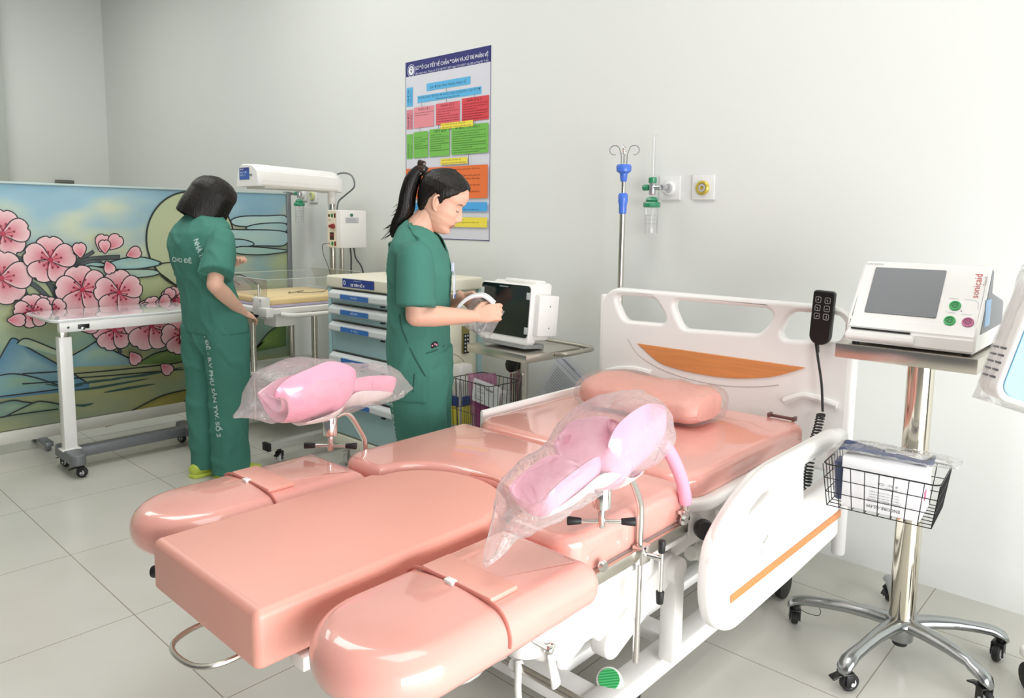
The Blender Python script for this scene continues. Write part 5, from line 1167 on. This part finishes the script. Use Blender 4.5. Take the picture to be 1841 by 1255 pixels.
def hand(q, w, d, n, s, curl=.6, spread=.0, k=1., thumb=.6, curls=None):
    """w wrist, d direction of palm, n palm side, s thumb side"""
    w = Vector(w); d = Vector(d).normalized(); n = (Vector(n)-d*Vector(n).dot(d)).normalized(); s = (Vector(s)-d*Vector(s).dot(d)-n*Vector(s).dot(n)).normalized()
    rings = []
    for f, wd, th in ((-.03, .024, .019), (.0, .024, .016), (.02, .031, .0155), (.045, .038, .015), (.07, .040, .0135), (.082, .037, .011), (.088, .030, .007)):
        c = w+d*f*k; rings.append([c+s*(wd*k*math.cos(2*PI*j/16))+n*(th*k*math.sin(2*PI*j/16)) for j in range(16)])
    loft(q, rings)
    L = [(.040, .025, .021), (.044, .028, .022), (.040, .026, .021), (.032, .020, .019)]
    for i in range(4):
        p = w+d*.080*k+s*((.029-.0195*i)*k); a = (curls[i] if curls else curl)*.6; dd = d.copy(); pts = [p-d*.012]
        for j, l_ in enumerate(L[i]):
            dir_ = (d*math.cos(a)+n*math.sin(a)+s*spread*(1.5-i)*.1).normalized(); pts.append(p); p = p+dir_*l_*k; a += (curls[i] if curls else curl)*(1.1 if j == 0 else .8)
        pts.append(p); tube(q, pts, [.0088*k, .0088*k, .0080*k, .0072*k, .0052*k], 10); ball(q, pts[-1], .0054*k, seg=8)
    p = w+d*.018*k+s*.024*k; t1 = (d*.75+s*.65+n*.35*thumb).normalized(); t2 = (d*.9+s*.15+n*.6*thumb).normalized()
    pts = [w+d*.005*k+s*.012*k, p, p+t1*.036*k, p+t1*.036*k+t2*.028*k, p+t1*.036*k+t2*.052*k]; tube(q, pts, [.012*k, .0135*k, .0105*k, .0092*k, .006*k], 10); ball(q, pts[-1], .006*k, seg=8)
def ell(c, ax, ay, rx, ry, n=24, e=2.2):
    out = []
    for k in range(n):
        a = 2*PI*k/n; c_, s_ = math.cos(a), math.sin(a); m = 1/(abs(c_)**e+abs(s_)**e)**(1/e); out.append(Vector(c)+ax*rx*c_*m+ay*ry*s_*m)
    return out
def limb(q, pts, rad, n=16): tube(q, pts, rad, n); ball(q, pts[0], rad[0]*.98); ball(q, pts[-1], rad[-1]*.98)
Xv, Yv = Vector((1, 0, 0)), Vector((0, 1, 0))
def torso(q, tab, grow=0., l0=0.):
    loft(q, [ell((fc+lean(z)[0], l0+lean(z)[1], z), Xv, Yv, hd+grow, hw+grow, 32, 2.35) for z, fc, hd, hw in tab])
def folds(a1=.005, a2=.006, sd=0.):
    def f(co, n):
        v = noise.noise(Vector((co.x*7+sd, co.y*7, co.z*4.5)))*a1
        r_ = 1-abs(noise.noise(Vector((co.x*9+sd+co.z*2, co.y*9-co.z*2, co.z*5))))*2
        return v+a2*max(0, r_-.55)*1.6
    return f
def place(name, me, loc, rz, mats):
    o = bpy.data.objects.new(name, me); COL.objects.link(o); o.location = loc; o.rotation_euler = (0, 0, rz)
    for m in mats: me.materials.append(m)
    me.polygons.foreach_set('use_smooth', [True]*len(me.polygons)); W[o] = Matrix.Translation(loc) @ Matrix.Rotation(rz, 4, 'Z'); return o
def decal(st, size, parent, me, o, u, v, n, name, mat, width=None, bold=.0006):
    """lettering wrapped onto a garment: o start point, u writing direction, v up, n outward (local)"""
    bvh = BVHTree.FromPolygons([p.co for p in me.vertices], [tuple(f.vertices) for f in me.polygons])
    q = text_bm(st, size, width=width, bold=bold); bmesh.ops.triangulate(q, faces=q.faces[:])
    bmesh.ops.subdivide_edges(q, edges=[e for e in q.edges if e.calc_length() > size*.35], cuts=1)
    u = Vector(u).normalized(); v = Vector(v).normalized(); n = Vector(n).normalized()
    for p in q.verts:
        c = Vector(o)+u*p.co.x+v*p.co.y+n*.25; h = bvh.ray_cast(c, -n)
        p.co = (h[0]+n*.0018) if h[0] else (c-n*.25)
    return O(name, q, mat, parent, local=True, smooth=False, fix=False)
def frame_fn(loc, rz):
    d = Vector((math.cos(rz), math.sin(rz), 0)); l = Vector((-d.y, d.x, 0)); o = Vector(loc)
    def bp(px, py, lat=0.):
        r_ = ray(px, py); t_ = (lat-(CAM-o).dot(l))/r_.dot(l); p = CAM+r_*t_-o; return Vector((p.dot(d), p.dot(l), p.z))
    return bp
def legs(q, tab, pel, grow=0.):
    for side, t_ in tab.items():
        loft(q, [ell((f, l, z), Xv, Yv, rx+grow, ry+grow, 24, 2.1) for z, f, l, rx, ry in t_])
    loft(q, [ell((f, 0, z), Xv, Yv, hd+grow, hw+grow, 28, 2.3) for z, f, hd, hw in pel])
def shoe(par, x, y, rz, mat, sole):
    T = Matrix.Translation((x, y, 0)) @ Matrix.Rotation(rz, 4, 'Z'); q = B(); rings = []
    for f, w_, h, z0 in ((-.085, .018, .03, .022), (-.078, .032, .055, .012), (-.04, .038, .075, .008), (.02, .042, .07, .006), (.07, .046, .05, .006), (.12, .043, .038, .008), (.148, .028, .026, .012), (.156, .012, .016, .016)):
        rings.append([T @ Vector((f, w_*math.cos(2*PI*k/18), z0+h/2+h/2*math.sin(2*PI*k/18))) for k in range(18)])
    loft(q, rings); s_ = O('shoe', q, mat, par, local=True)
    q = B(); rr_ = [(x_*.0+f, w_) for f, w_ in ()]
    out = [(f, -w_) for f, w_ in ((-.088, .02), (-.06, .038), (0, .041), (.06, .047), (.11, .046), (.145, .03), (.16, .0))]+[(f, w_) for f, w_ in ((.145, .03), (.11, .046), (.06, .047), (0, .041), (-.06, .038), (-.088, .02))]
    cushion(q, out, 0, .02, .005, Mx=T); O('sole', q, sole, s_, local=True)

LEAN = [0, 0]
def lean(z):
    t_ = max(0, min(1, (z-.78)/.4)); t_ = t_*t_*(3-2*t_); return Vector((LEAN[0]*t_, LEAN[1]*t_, 0))
# ---- nurse facing right with ponytail
L2 = (-2.17, 1.87, 0); R2 = math.radians(40); bp = frame_fn(L2, R2)
def z2(y, x=757): return bp(x, y)[2]
tors = []
for y, xb, xf, hw in ((704, 698, 812, .178), (670, 696, 814, .182), (630, 694, 814, .180), (590, 694, 812, .172), (550, 694, 812, .168), (510, 693, 817, .172), (480, 694, 817, .180), (450, 697, 810, .188), (436, 701, 804, .178), (422, 707, 797, .145), (410, 713, 788, .105), (401, 720, 778, .078), (396, 724, 772, .068)):
    a_, c_ = bp(xb, y), bp(xf, y); tors.append((a_.z, (a_.x+c_.x)/2, (c_.x-a_.x)/2-.014, hw))
sR, sL = bp(747, 452, -.162), bp(750, 452, .160)
eR, eL = bp(748, 568, -.205), bp(775, 556, .20)
wR, wL = bp(852, 569, -.09), bp(832, 535, .075)
q = B()
torso(q, [t_ for t_ in tors if t_[0] > .72], -.028)
limb(q, [sR.lerp(eR, .1), sR.lerp(eR, .5), eR], [.042, .042, .038]); limb(q, [eR, eR.lerp(wR, .3), eR.lerp(wR, .7), wR], [.039, .040, .031, .0235])
limb(q, [sL, sL.lerp(eL, .5), eL], [.048, .044, .038]); limb(q, [eL, eL.lerp(wL, .3), eL.lerp(wL, .7), wL], [.037, .038, .030, .0225])
dR = (bp(893, 560, -.075)-wR); hand(q, wR, dR, (-.1, .9, -.35), (.2, .35, .9), k=.92, curls=[.75, .95, 1.05, 1.15], thumb=.9)
dL = (bp(862, 552, .045)-wL); hand(q, wL, dL, (.1, -.9, -.3), (.1, -.2, .9), curl=.8, k=.9)
hp = bp(789, 362, -.06); HP2 = Matrix.Translation((hp.x+.004, 0, hp.z-.002)) @ Matrix.Rotation(math.radians(-4), 4, 'Z') @ Matrix.Rotation(math.radians(27), 4, 'Y') @ Matrix.Scale(.94, 4)
nb = bp(752, 412); nt_ = HP2 @ Vector((-.02, 0, -.055))
limb(q, [Vector((nb.x-.01, 0, nb.z-.06)), Vector((nb.x, 0, nb.z)), nb.lerp(nt_, .5)*1.0, nt_], [.080, .060, .049, .049])
legs_t = {'r': [(.84, 0, -.07, .07, .065), (.5, 0, -.085, .06, .06), (.08, -.01, -.08, .035, .035), (.03, .0, -.08, .035, .035)], 'l': [(.84, 0, .07, .07, .065), (.5, 0, .085, .06, .06), (.08, -.01, .08, .035, .035), (.03, .0, .08, .035, .035)]}
legs(q, legs_t, [(.72, -.01, .08, .14), (.95, -.01, .08, .14)])
me = remeshed(q, .0042, 3)
q = B(); q.from_mesh(me); bpy.data.meshes.remove(me); h_ = head_bm(HP2); hm = bpy.data.meshes.new('t'); bmesh.ops.recalc_face_normals(h_, faces=h_.faces); h_.to_mesh(hm); h_.free(); q.from_mesh(hm); bpy.data.meshes.remove(hm)
me = bpy.data.meshes.new('person'); q.to_mesh(me); q.free()
p2_ = place('person', me, L2, R2, [skin, lipm]); tag(p2_, 'woman in green scrubs with a long ponytail holding a white item beside the monitor', 'person')
# hair
HL2 = [(0, .088), (.4, .086), (.8, .070), (1.05, .045), (1.25, .020), (1.42, -.012), (1.56, .002), (1.75, .024), (1.95, -.005), (2.2, -.05), (2.6, -.078), (PI, -.085)]
q = hair_cap(HP2, HL2, lambda u, z: .010+.006*max(0, z/.12)+.004*max(0, -math.cos(u)))
O('hair', q, hairm, p2_, local=True, ang=180)
clp = bp(757, 306, 0)
q = B(); path = [clp+Vector((.018, 0, -.006)), clp+Vector((-.004, 0, .004)), bp(742, 322), bp(733, 350), bp(729, 375), bp(720, 395), bp(711, 412), bp(705, 427)]
pr_ = smooth(path, 7); n_ = len(pr_); rings = []
for i, c in enumerate(pr_):
    t_ = i/(n_-1); r0 = interp([(0, .020), (.12, .019), (.3, .031), (.55, .034), (.75, .030), (.9, .020), (1, .004)], t_); d = (pr_[min(i+1, n_-1)]-pr_[max(i-1, 0)]).normalized(); x_, y_, _ = basis(d, Vector((0, 1, 0)))
    rings.append([c+(x_*math.cos(2*PI*k/40)*.9+y_*math.sin(2*PI*k/40)*1.15)*r0*(1+.10*math.sin(k*2.9)+.08*noise.noise(Vector((k*.9, t_*2.5, 0)))) for k in range(40)])
loft(q, rings); pt_ = O('ponytail', q, hairm, p2_, local=True, ang=180)
q = B()
rn = random.Random(5)
for k in range(26):
    a0 = pr_[int(n_*rn.uniform(.35, .75))]; off = Vector((rn.uniform(-.02, .012), rn.uniform(-.03, .03), rn.uniform(-.01, .01))); e_ = a0+off+Vector((-rn.uniform(.03, .075), rn.uniform(-.01, .01), -rn.uniform(.05, .10)))
    tube(q, smooth([a0+off*.6, a0.lerp(e_, .5)+off*.7+Vector((.01, 0, -.006)), e_], 4), [.0022]*5+[.0018, .0014, .0008, .0004], 5)
O('loose_strands', q, hairm, p2_, local=True)
q = B(); CT = Matrix.Translation(clp) @ Matrix.Rotation(.25, 4, 'Y'); box(q, (0, 0, .006), (.036, .05, .020), .006, CT); box(q, (-.004, 0, .026), (.03, .03, .022), .006, CT); box(q, (-.006, 0, -.012), (.03, .04, .014), .004, CT)
O('hair_clip', q, M('brown_clip', '33241f', .25, coat=.4), p2_, local=True)
def face_lines(T, par, side, brow='4a342a'):
    for s in side:
        q = B(); tube(q, [T @ (head_point(s*a, z)+Vector((.0012, 0, 0))) for a, z in ((.22, .024), (.33, .0285), (.46, .029), (.60, .023))], [.0008, .0014, .0013, .0005], 6); O('eyebrow', q, M('brow', brow, .7), par, local=True)
        q = B(); pts = [T @ (head_point(s*a, z)+Vector((.0016, 0, 0))) for a, z in ((.24, .001), (.30, -.0025), (.38, -.004), (.47, -.003), (.55, .001))]; tube(q, pts, [.0004, .0007, .0008, .0009, .0006], 6)
        for a, z in ((.30, -.0025), (.35, -.0035), (.40, -.004), (.45, -.003), (.50, -.001), (.54, .001)): p0 = T @ head_point(s*a, z); tube(q, [p0, T @ (head_point(s*a, z)+Vector((.0035, s*.001, -.003)))], [.0004, .0002], 4)
        O('eyelash', q, M('lash', '1a1210', .6), par, local=True)
face_lines(HP2, p2_, (-1, 1))
# shirt
q = B(); torso(q, tors, .0)
def sleeve(q, s, e, f=.80, r0=.060, r1=.074):
    d = (e-s); x_, y_, dd = basis(d.normalized(), Xv); rings = []
    for t_, r_ in ((-.12, r0*.5), (-.05, r0*.85), (.08, r0), (.35, r0*1.08), (.65, r1*.95), (f, r1), (f+.006, r1*.98)):
        rings.append([s+d*t_+(x_*math.cos(2*PI*k/22)*1.05+y_*math.sin(2*PI*k/22)*.92)*r_ for k in range(22)])
    loft(q, rings)
sleeve(q, sR, eR, .86, .066, .079); sleeve(q, sL, eL, .86, .062, .074)
me = remeshed(q, .006, 5, folds(.006, .006))
zV = bp(780, 452).z; zT = bp(745, 396).z
def vcut(me, zV, k, fmin, top, extra=None):
    q = B(); q.from_mesh(me); kill = [f for f in q.faces if (lambda c: (c.x > fmin and c.z > zV and abs(c.y) < (c.z-zV)*k) or (c.z > top and (c.x-nx)**2*.9+c.y**2 < nr**2) or (extra and extra(c)))(f.calc_center_median())]
    bmesh.ops.delete(q, geom=kill, context='FACES'); q.to_mesh(me); q.free()
nx, nr = nb.x+.004, .060
fV = bp(782, 452).x; fB = bp(738, 392).x; KV = .085/(zT-zV)
vcut(me, 9, .5, 0, 9, lambda c: c.z > zV+(fV-c.x)*(zT-zV)/(fV-fB) and abs(c.y) < .020+(c.z-zV)*KV)
def wear(name, me, mat, par):
    o = bpy.data.objects.new(name, me); COL.objects.link(o); me.materials.append(mat); me.polygons.foreach_set('use_smooth', [True]*len(me.polygons)); o.parent = par; W[o] = W[par].copy()
    m = o.modifiers.new('cloth_thickness', 'SOLIDIFY'); m.thickness = .003; m.offset = -1; return o
sh2 = wear('scrub_top', me, scrub, p2_)
bv = BVHTree.FromPolygons([p.co for p in me.vertices], [tuple(f.vertices) for f in me.polygons])
def on(p, d, off=.001):
    h = bv.ray_cast(Vector(p)-Vector(d).normalized()*.3, Vector(d)); return (h[0]-Vector(d).normalized()*off) if h[0] else Vector(p)
q = B(); cp = []
for s in (-1, 1):
    pts = []
    for t_ in [0, .15, .3, .45, .6, .75, .9, 1.0]:
        z = zV+(tors[-2][0]+.004-zV)*t_; f_ = fV+(fB-fV)*(z-zV)/(zT-zV); w_ = s*(.016+(z-zV)*KV); pts.append(on((0, w_, z), (-1, 0, 0)) if t_ < .4 else on((f_, 0, z), (0, -s, 0)))
    cp.append(pts)
path = smooth(cp[0][::-1]+cp[1][1:], 3); tube(q, path, .0055, 7); O('neckline', q, scrub, sh2, local=True)
q = B(); pts = [on(bp(x, y, 0), (0, 1, 0)) for x, y in ((733, 556), (738, 580), (757, 622), (775, 655), (790, 690))]; tube(q, smooth(pts, 4), .003, 6); O('side_seam', q, scrubd, sh2, local=True)
q = B(); pts = [on(bp(x, y, 0), (0, 1, 0)) for x, y in ((760, 655), (757, 685))]; tube(q, pts, .003, 6); pts = [on(bp(x, y, 0), (0, 1, 0)) for x, y in ((778, 622), (790, 620), (803, 616))]; tube(q, pts, .003, 6); O('pocket_edge', q, scrubd, sh2, local=True)
c = on(bp(789, 610, 0), (0, 1, 0), .004); PT = Matrix.Translation(c) @ Matrix.Rotation(-.45, 4, 'Y')
q = B(); box(q, (0, 0, 0), (.038, .012, .018), .004, PT); po_ = O('pocket_case', q, bplas, sh2, local=True)
q = B(); 
for x_, z_ in ((-.003, .001), (.008, .003), (.012, -.003)): ball(q, (x_, -.0065, z_), .0035, (1, .3, 1), PT, 8)
O('case_flower', q, M('charm_pink', 'dca0b8', .4), po_, local=True)
# badge
c = on(bp(812, 480, -.02), (-1, 0, 0), .004)
q = B(); box(q, (c.x+.004, c.y, c.z), (.012, .03, .035), .004); tube(q, [(c.x+.006, c.y, c.z-.015), (c.x+.012, c.y, c.z-.035)], .002, 6); bc = O('badge_clip', q, M('clip_pale', 'c4cce0', .35), sh2, local=True)
q = B(); box(q, (c.x+.012, c.y-.012, c.z-.075), (.004, .05, .085), .001); cd_ = O('id_card', q, M('card_white', 'dfe2ec', .3), bc, local=True)
q = B(); box(q, (c.x+.0145, c.y-.012, c.z-.11), (.001, .05, .012)); O('card_band', q, M('card_blue', '4a6aa8', .4), cd_, local=True)
a_ = bp(700, 458, -.05); decal('HỘ SINH', .026, sh2, me, bp(704, 455, -.08)+Vector((-.02, 0, 0)), (.12, 0, -1), (0, -1, 0), (-1, -.15, 0), 'back_print', prt, bold=.0008)
# trousers
q = B(); za, zb_ = .79, .03
lg = {}
for s, l in (('r', -.078), ('l', .078)):
    lg[s] = [(za, -.012, l, .115, .098), (.68, -.012, l, .110, .096), (.5, -.005, l, .095, .090), (.3, 0, l, .088, .084), (.12, -.01, l, .080, .076), (.04, -.01, l, .080, .074)]
legs(q, lg, [(.66, -.012, .10, .15), (.72, -.012, .118, .168), (.86, -.012, .115, .165)])
me = remeshed(q, .008, 5, folds(.007, .008, 9.)); tr = wear('scrub_trousers', me, scrub, p2_)
a_ = bp(712, 660, -.15)
decal('ĐẺ - B.V PHỤ SẢN TW. SỐ 2', .030, tr, me, bp(714, 700, 0)+Vector((-.0, -.155, 0)), (.02, 0, -1), (-1, .0, 0), (-.45, -1, 0), 'leg_print', prt, bold=.001)
for s in (-1, 1): shoe(p2_, .0, s*.08, s*.12, M('pale_clog', 'd8d8d0', .5), white)
# item held by the ponytailed nurse
hc = W[p2_] @ bp(856, 558, -.03)
t = thing('white_cuff', 'folded white plastic-wrapped cuff held in the ponytailed woman\'s hands', 'medical item', hc-Vector((0, 0, .05)))
PW = Matrix.Translation(hc) @ Matrix.Rotation(R2, 4, 'Z')
q = B(); rings = []
arc = smooth([(-.075, 0, -.02), (-.06, 0, .02), (-.02, 0, .052), (.03, 0, .058), (.07, 0, .028)], 5)
for i, c in enumerate(arc):
    d = (arc[min(i+1, len(arc)-1)]-arc[max(i-1, 0)]).normalized(); nn = Vector((-d.z, 0, d.x)); rings.append([PW @ (c+Yv*y_+nn*z_) for y_, z_ in ((-.035, -.006), (.035, -.006), (.038, 0), (.035, .006), (-.035, .006), (-.038, 0))])
loft(q, rings); O('cuff_band', q, M('cuff_white', 'e9e9ec', .5, bump=.2, bscale=30), t)
q = B(); puffy(q, .13, .13, .06, PW @ Matrix.Translation((-.01, .005, -.085)) @ Matrix.Rotation(.5, 4, 'Y'), .012, sd=2.); O('clear_film', q, film('cuff_film', .30, (.92, .92, .93), .12, 25, .5), t, ang=180)
q = B(); tube(q, [PW @ Vector(p) for p in smooth([(.02, .02, .01), (-.01, .03, -.05), (.0, .0, -.085), (.03, -.01, -.07), (.045, .01, -.02)], 6)], .0035, 8); O('loop_tube', q, M('tube_grey', 'b9bbbd', .4), t)

# ---- nurse with bob, seen from behind
L1 = (-3.675, 1.755, 0); R1 = math.radians(98); bp = frame_fn(L1, R1)
tors = [(.765, -.005, .130, .190), (.85, -.005, .126, .184), (.95, -.01, .115, .168), (1.03, -.012, .112, .165), (1.12, -.012, .118, .176), (1.20, -.008, .122, .188), (1.265, -.002, .112, .192), (1.305, .008, .094, .176), (1.335, .018, .075, .130), (1.362, .026, .062, .080), (1.372, .03, .056, .066)]
LEAN[:] = [-.035, .05]; LV = Vector((-.035, .05, 0)); sR, sL = Vector((.0, -.172, 1.25))+LV, Vector((.0, .172, 1.25))+LV
eR = bp(386, 512, -.235); wR = bp(437, 563, -.14)
eL = Vector((.02, .235, 1.0))
wL = bp(414, 480, .06)
q = B(); torso(q, tors, -.024)
limb(q, [sR, sR.lerp(eR, .5), eR], [.046, .043, .037]); limb(q, [eR, eR.lerp(wR, .3), eR.lerp(wR, .7), wR], [.038, .039, .031, .023])
limb(q, [sL, sL.lerp(eL, .5), eL], [.046, .043, .037]); limb(q, [eL, eL.lerp(wL, .3), eL.lerp(wL, .7), wL], [.036, .037, .029, .022])
hand(q, wR, bp(462, 570, -.10)-wR, (.1, .5, -.75), (.3, .7, .1), curl=.45, k=.9, thumb=.8)
hand(q, wL, bp(424, 466, .02)-wL, (-.1, .5, -.7), (.2, .5, .6), curl=.9, k=.8)
hp = Vector((.052, 0, 1.432)); HP1 = Matrix.Translation((.030, .052, 1.428)) @ Matrix.Rotation(math.radians(-26), 4, 'Z') @ Matrix.Rotation(math.radians(30), 4, 'Y') @ Matrix.Scale(.94, 4)
nt_ = HP1 @ Vector((-.02, 0, -.05)); limb(q, [Vector((.01, 0, 1.30))+LV, Vector((.02, 0, 1.36))+LV, nt_], [.07, .056, .050])
lt = {}
lt['l'] = [(.80, -.01, .08, .085, .08), (.5, -.01, .08, .06, .06), (.08, -.045, .072, .035, .035), (.03, -.045, .072, .035, .035)]
lt['r'] = [(.80, 0, -.08, .085, .08), (.5, 0, -.08, .06, .06), (.08, .0, -.072, .035, .035), (.03, .0, -.072, .035, .035)]
legs(q, lt, [(.70, -.01, .10, .15), (.92, -.01, .10, .15)])
me = remeshed(q, .0045, 3); q = B(); q.from_mesh(me); bpy.data.meshes.remove(me); h_ = head_bm(HP1); hm = bpy.data.meshes.new('t'); bmesh.ops.recalc_face_normals(h_, faces=h_.faces); h_.to_mesh(hm); h_.free(); q.from_mesh(hm); bpy.data.meshes.remove(hm)
me = bpy.data.meshes.new('person'); q.to_mesh(me); q.free()
p1_ = place('person', me, L1, R1, [skin, lipm]); tag(p1_, 'woman in green scrubs with black bob hair and lime shoes standing by the mural', 'person')
# bob hair: thick cap that falls to jaw length, open at the face
q = B(); n = 96; rings = []
def bob(u, t_, inner=0.):
    """t_ 0 crown .. 1 hem"""
    th = u if u <= PI else 2*PI-u
    if t_ < .55:
        z = .121-.10*(t_/.55)**1.5; off = .014+.018*(t_/.55)
        if z > .118: z = .118+.003*(1-t_/.02) if t_ < .02 else .118
        p = head_point(u, min(z, .121), off, True)
    else:
        s_ = (t_-.55)/.45; p0 = head_point(u, .021, .032, True); hem = -.128-.030*max(0, math.cos(u))-.004*math.cos(3*u); z = .021+(hem-.021)*s_
        out = 1+.06*math.sin(s_*PI*.7)-.10*max(0, s_-.7); p = Vector((p0.x*out if p0.x < 0 else p0.x*out, p0.y*out, z))
    w_ = .0025*noise.noise(Vector((math.cos(u)*9, math.sin(u)*9, p.z*3)))
    return p*(1+w_*8)-Vector((0, 0, 0))
N = 44
vr = []
for i in range(N+1):
    t_ = i/N; vr.append([q.verts.new(HP1 @ bob(2*PI*k/n, t_)) for k in range(n)])
for i in range(N):
    for k in range(n):
        u = 2*PI*(k+.5)/n; th = u if u <= PI else 2*PI-u; t_ = (i+.5)/N
        gap = interp([(0, .26), (.3, .30), (.5, .46), (.62, .56), (.75, 1.1)], th)
        if t_ > gap and th < .74: continue
        q.faces.new((vr[i][k], vr[i][(k+1) % n], vr[i+1][(k+1) % n], vr[i+1][k]))
q.faces.new(vr[0]); bmesh.ops.delete(q, geom=[v for v in q.verts if not v.link_faces], context='VERTS')
hb_ = O('bob_hair', q, hairm, p1_, local=True, ang=180); m = hb_.modifiers.new('thick', 'SOLIDIFY'); m.thickness = .016; m.offset = -1
q = B(); rn = random.Random(9)
for k in range(46):
    s_ = rn.choice((-1, 1)); a = rn.uniform(.55, 1.2)*s_
    P = [HP1 @ bob(a % (2*PI), .5), HP1 @ (bob(a % (2*PI), .8)+Vector((rn.uniform(0, .008), 0, 0))), HP1 @ (bob(a % (2*PI), 1.)+Vector((rn.uniform(-.0, .03), -s_*rn.uniform(0, .02), -rn.uniform(-.01, .02))))]
    tube(q, smooth(P, 4), [.0022]*6+[.0014, .0008, .0003], 5)
O('loose_strands', q, hairm, hb_, local=True)
face_lines(HP1, p1_, (-1, 1))
q = B(); torso(q, tors, 0); sleeve(q, sR, eR, .82, .070, .088); sleeve(q, sL, eL, .82, .066, .080)
me = remeshed(q, .0065, 5, folds(.007, .008, 3.)); nb = Vector((.02, 0, 1.36)); nx, nr = .026-.035, .056; vcut(me, 1.30, .5, .03, 1.34, lambda c: c.z > 1.345 and (c.x+.009)**2+(c.y-.05)**2 < .056**2); sh1 = wear('scrub_top', me, scrub, p1_)
q = B(); bv = BVHTree.FromPolygons([p.co for p in me.vertices], [tuple(f.vertices) for f in me.polygons])
decal('HỘ SINH', .032, sh1, me, Vector((0, -.0, 1.20)), (0, -.72, -.72), (0, .72, -.72) if False else (0, -.5, .6), (-1, -.25, 0), 'back_print', prt, bold=.0012) if False else None
decal('NHÀ TRẺ', .034, sh1, me, Vector((0, .005, 1.235)), (0, -.38, -.95), (0, -.95, .38), (-1, -.45, 0), 'back_print', prt, bold=.001, width=.13)
decal('CHO ĐẺ', .030, sh1, me, Vector((0, .15, 1.125)), (0, -1, -.03), (0, 0, 1), (-1, -.3, 0), 'back_print', prt, bold=.001, width=.15)
q = B(); lg = {}
lg['l'] = [(.80, -.015, .080, .118, .100), (.68, -.018, .082, .110, .098), (.5, -.02, .080, .092, .086), (.3, -.035, .070, .080, .078), (.12, -.048, .068, .070, .070), (.035, -.052, .068, .068, .066)]
lg['r'] = [(.80, -.0, -.082, .120, .102), (.68, .0, -.088, .116, .102), (.5, .0, -.090, .104, .096), (.3, .002, -.088, .098, .092), (.12, .0, -.086, .094, .088), (.03, .0, -.084, .094, .086)]
legs(q, lg, [(.66, -.008, .10, .15), (.72, -.008, .122, .172), (.86, -.008, .118, .17)])
me = remeshed(q, .008, 5, folds(.008, .010, 5.)); tr = wear('scrub_trousers', me, scrub, p1_)
decal(', ĐẺ - B.V PHỤ SẢN TW. SỐ 2', .036, tr, me, bp(381, 597, 0)+Vector((0, -.03, 0)), (-.0, -.10, -1), (0, -1, .1), (-1, -.55, 0), 'leg_print', prt, bold=.0012, width=.52)
lime = M('lime_clog', 'c6d458', .45)
shoe(p1_, -.045, .07, .1, lime, lime); shoe(p1_, .01, -.08, -.25, lime, lime)
# card in her hand
hc = W[p1_] @ bp(478, 562, -.06)
t = thing('white_card_holder', 'small white holder the bob-haired woman grips at the warmer edge', 'holder', hc)
q = B(); box(q, (0, 0, 0), (.075, .045, .05), .004, Matrix.Translation(hc) @ Matrix.Rotation(.1, 4, 'Z')); O('holder_body', q, wplas, t)
q = B(); box(q, (0, 0, -.03), (.09, .05, .006), .001, Matrix.Translation(hc) @ Matrix.Rotation(.1, 4, 'Z')); O('holder_lip', q, M('lip_grey', 'a8a8a4', .4), t)
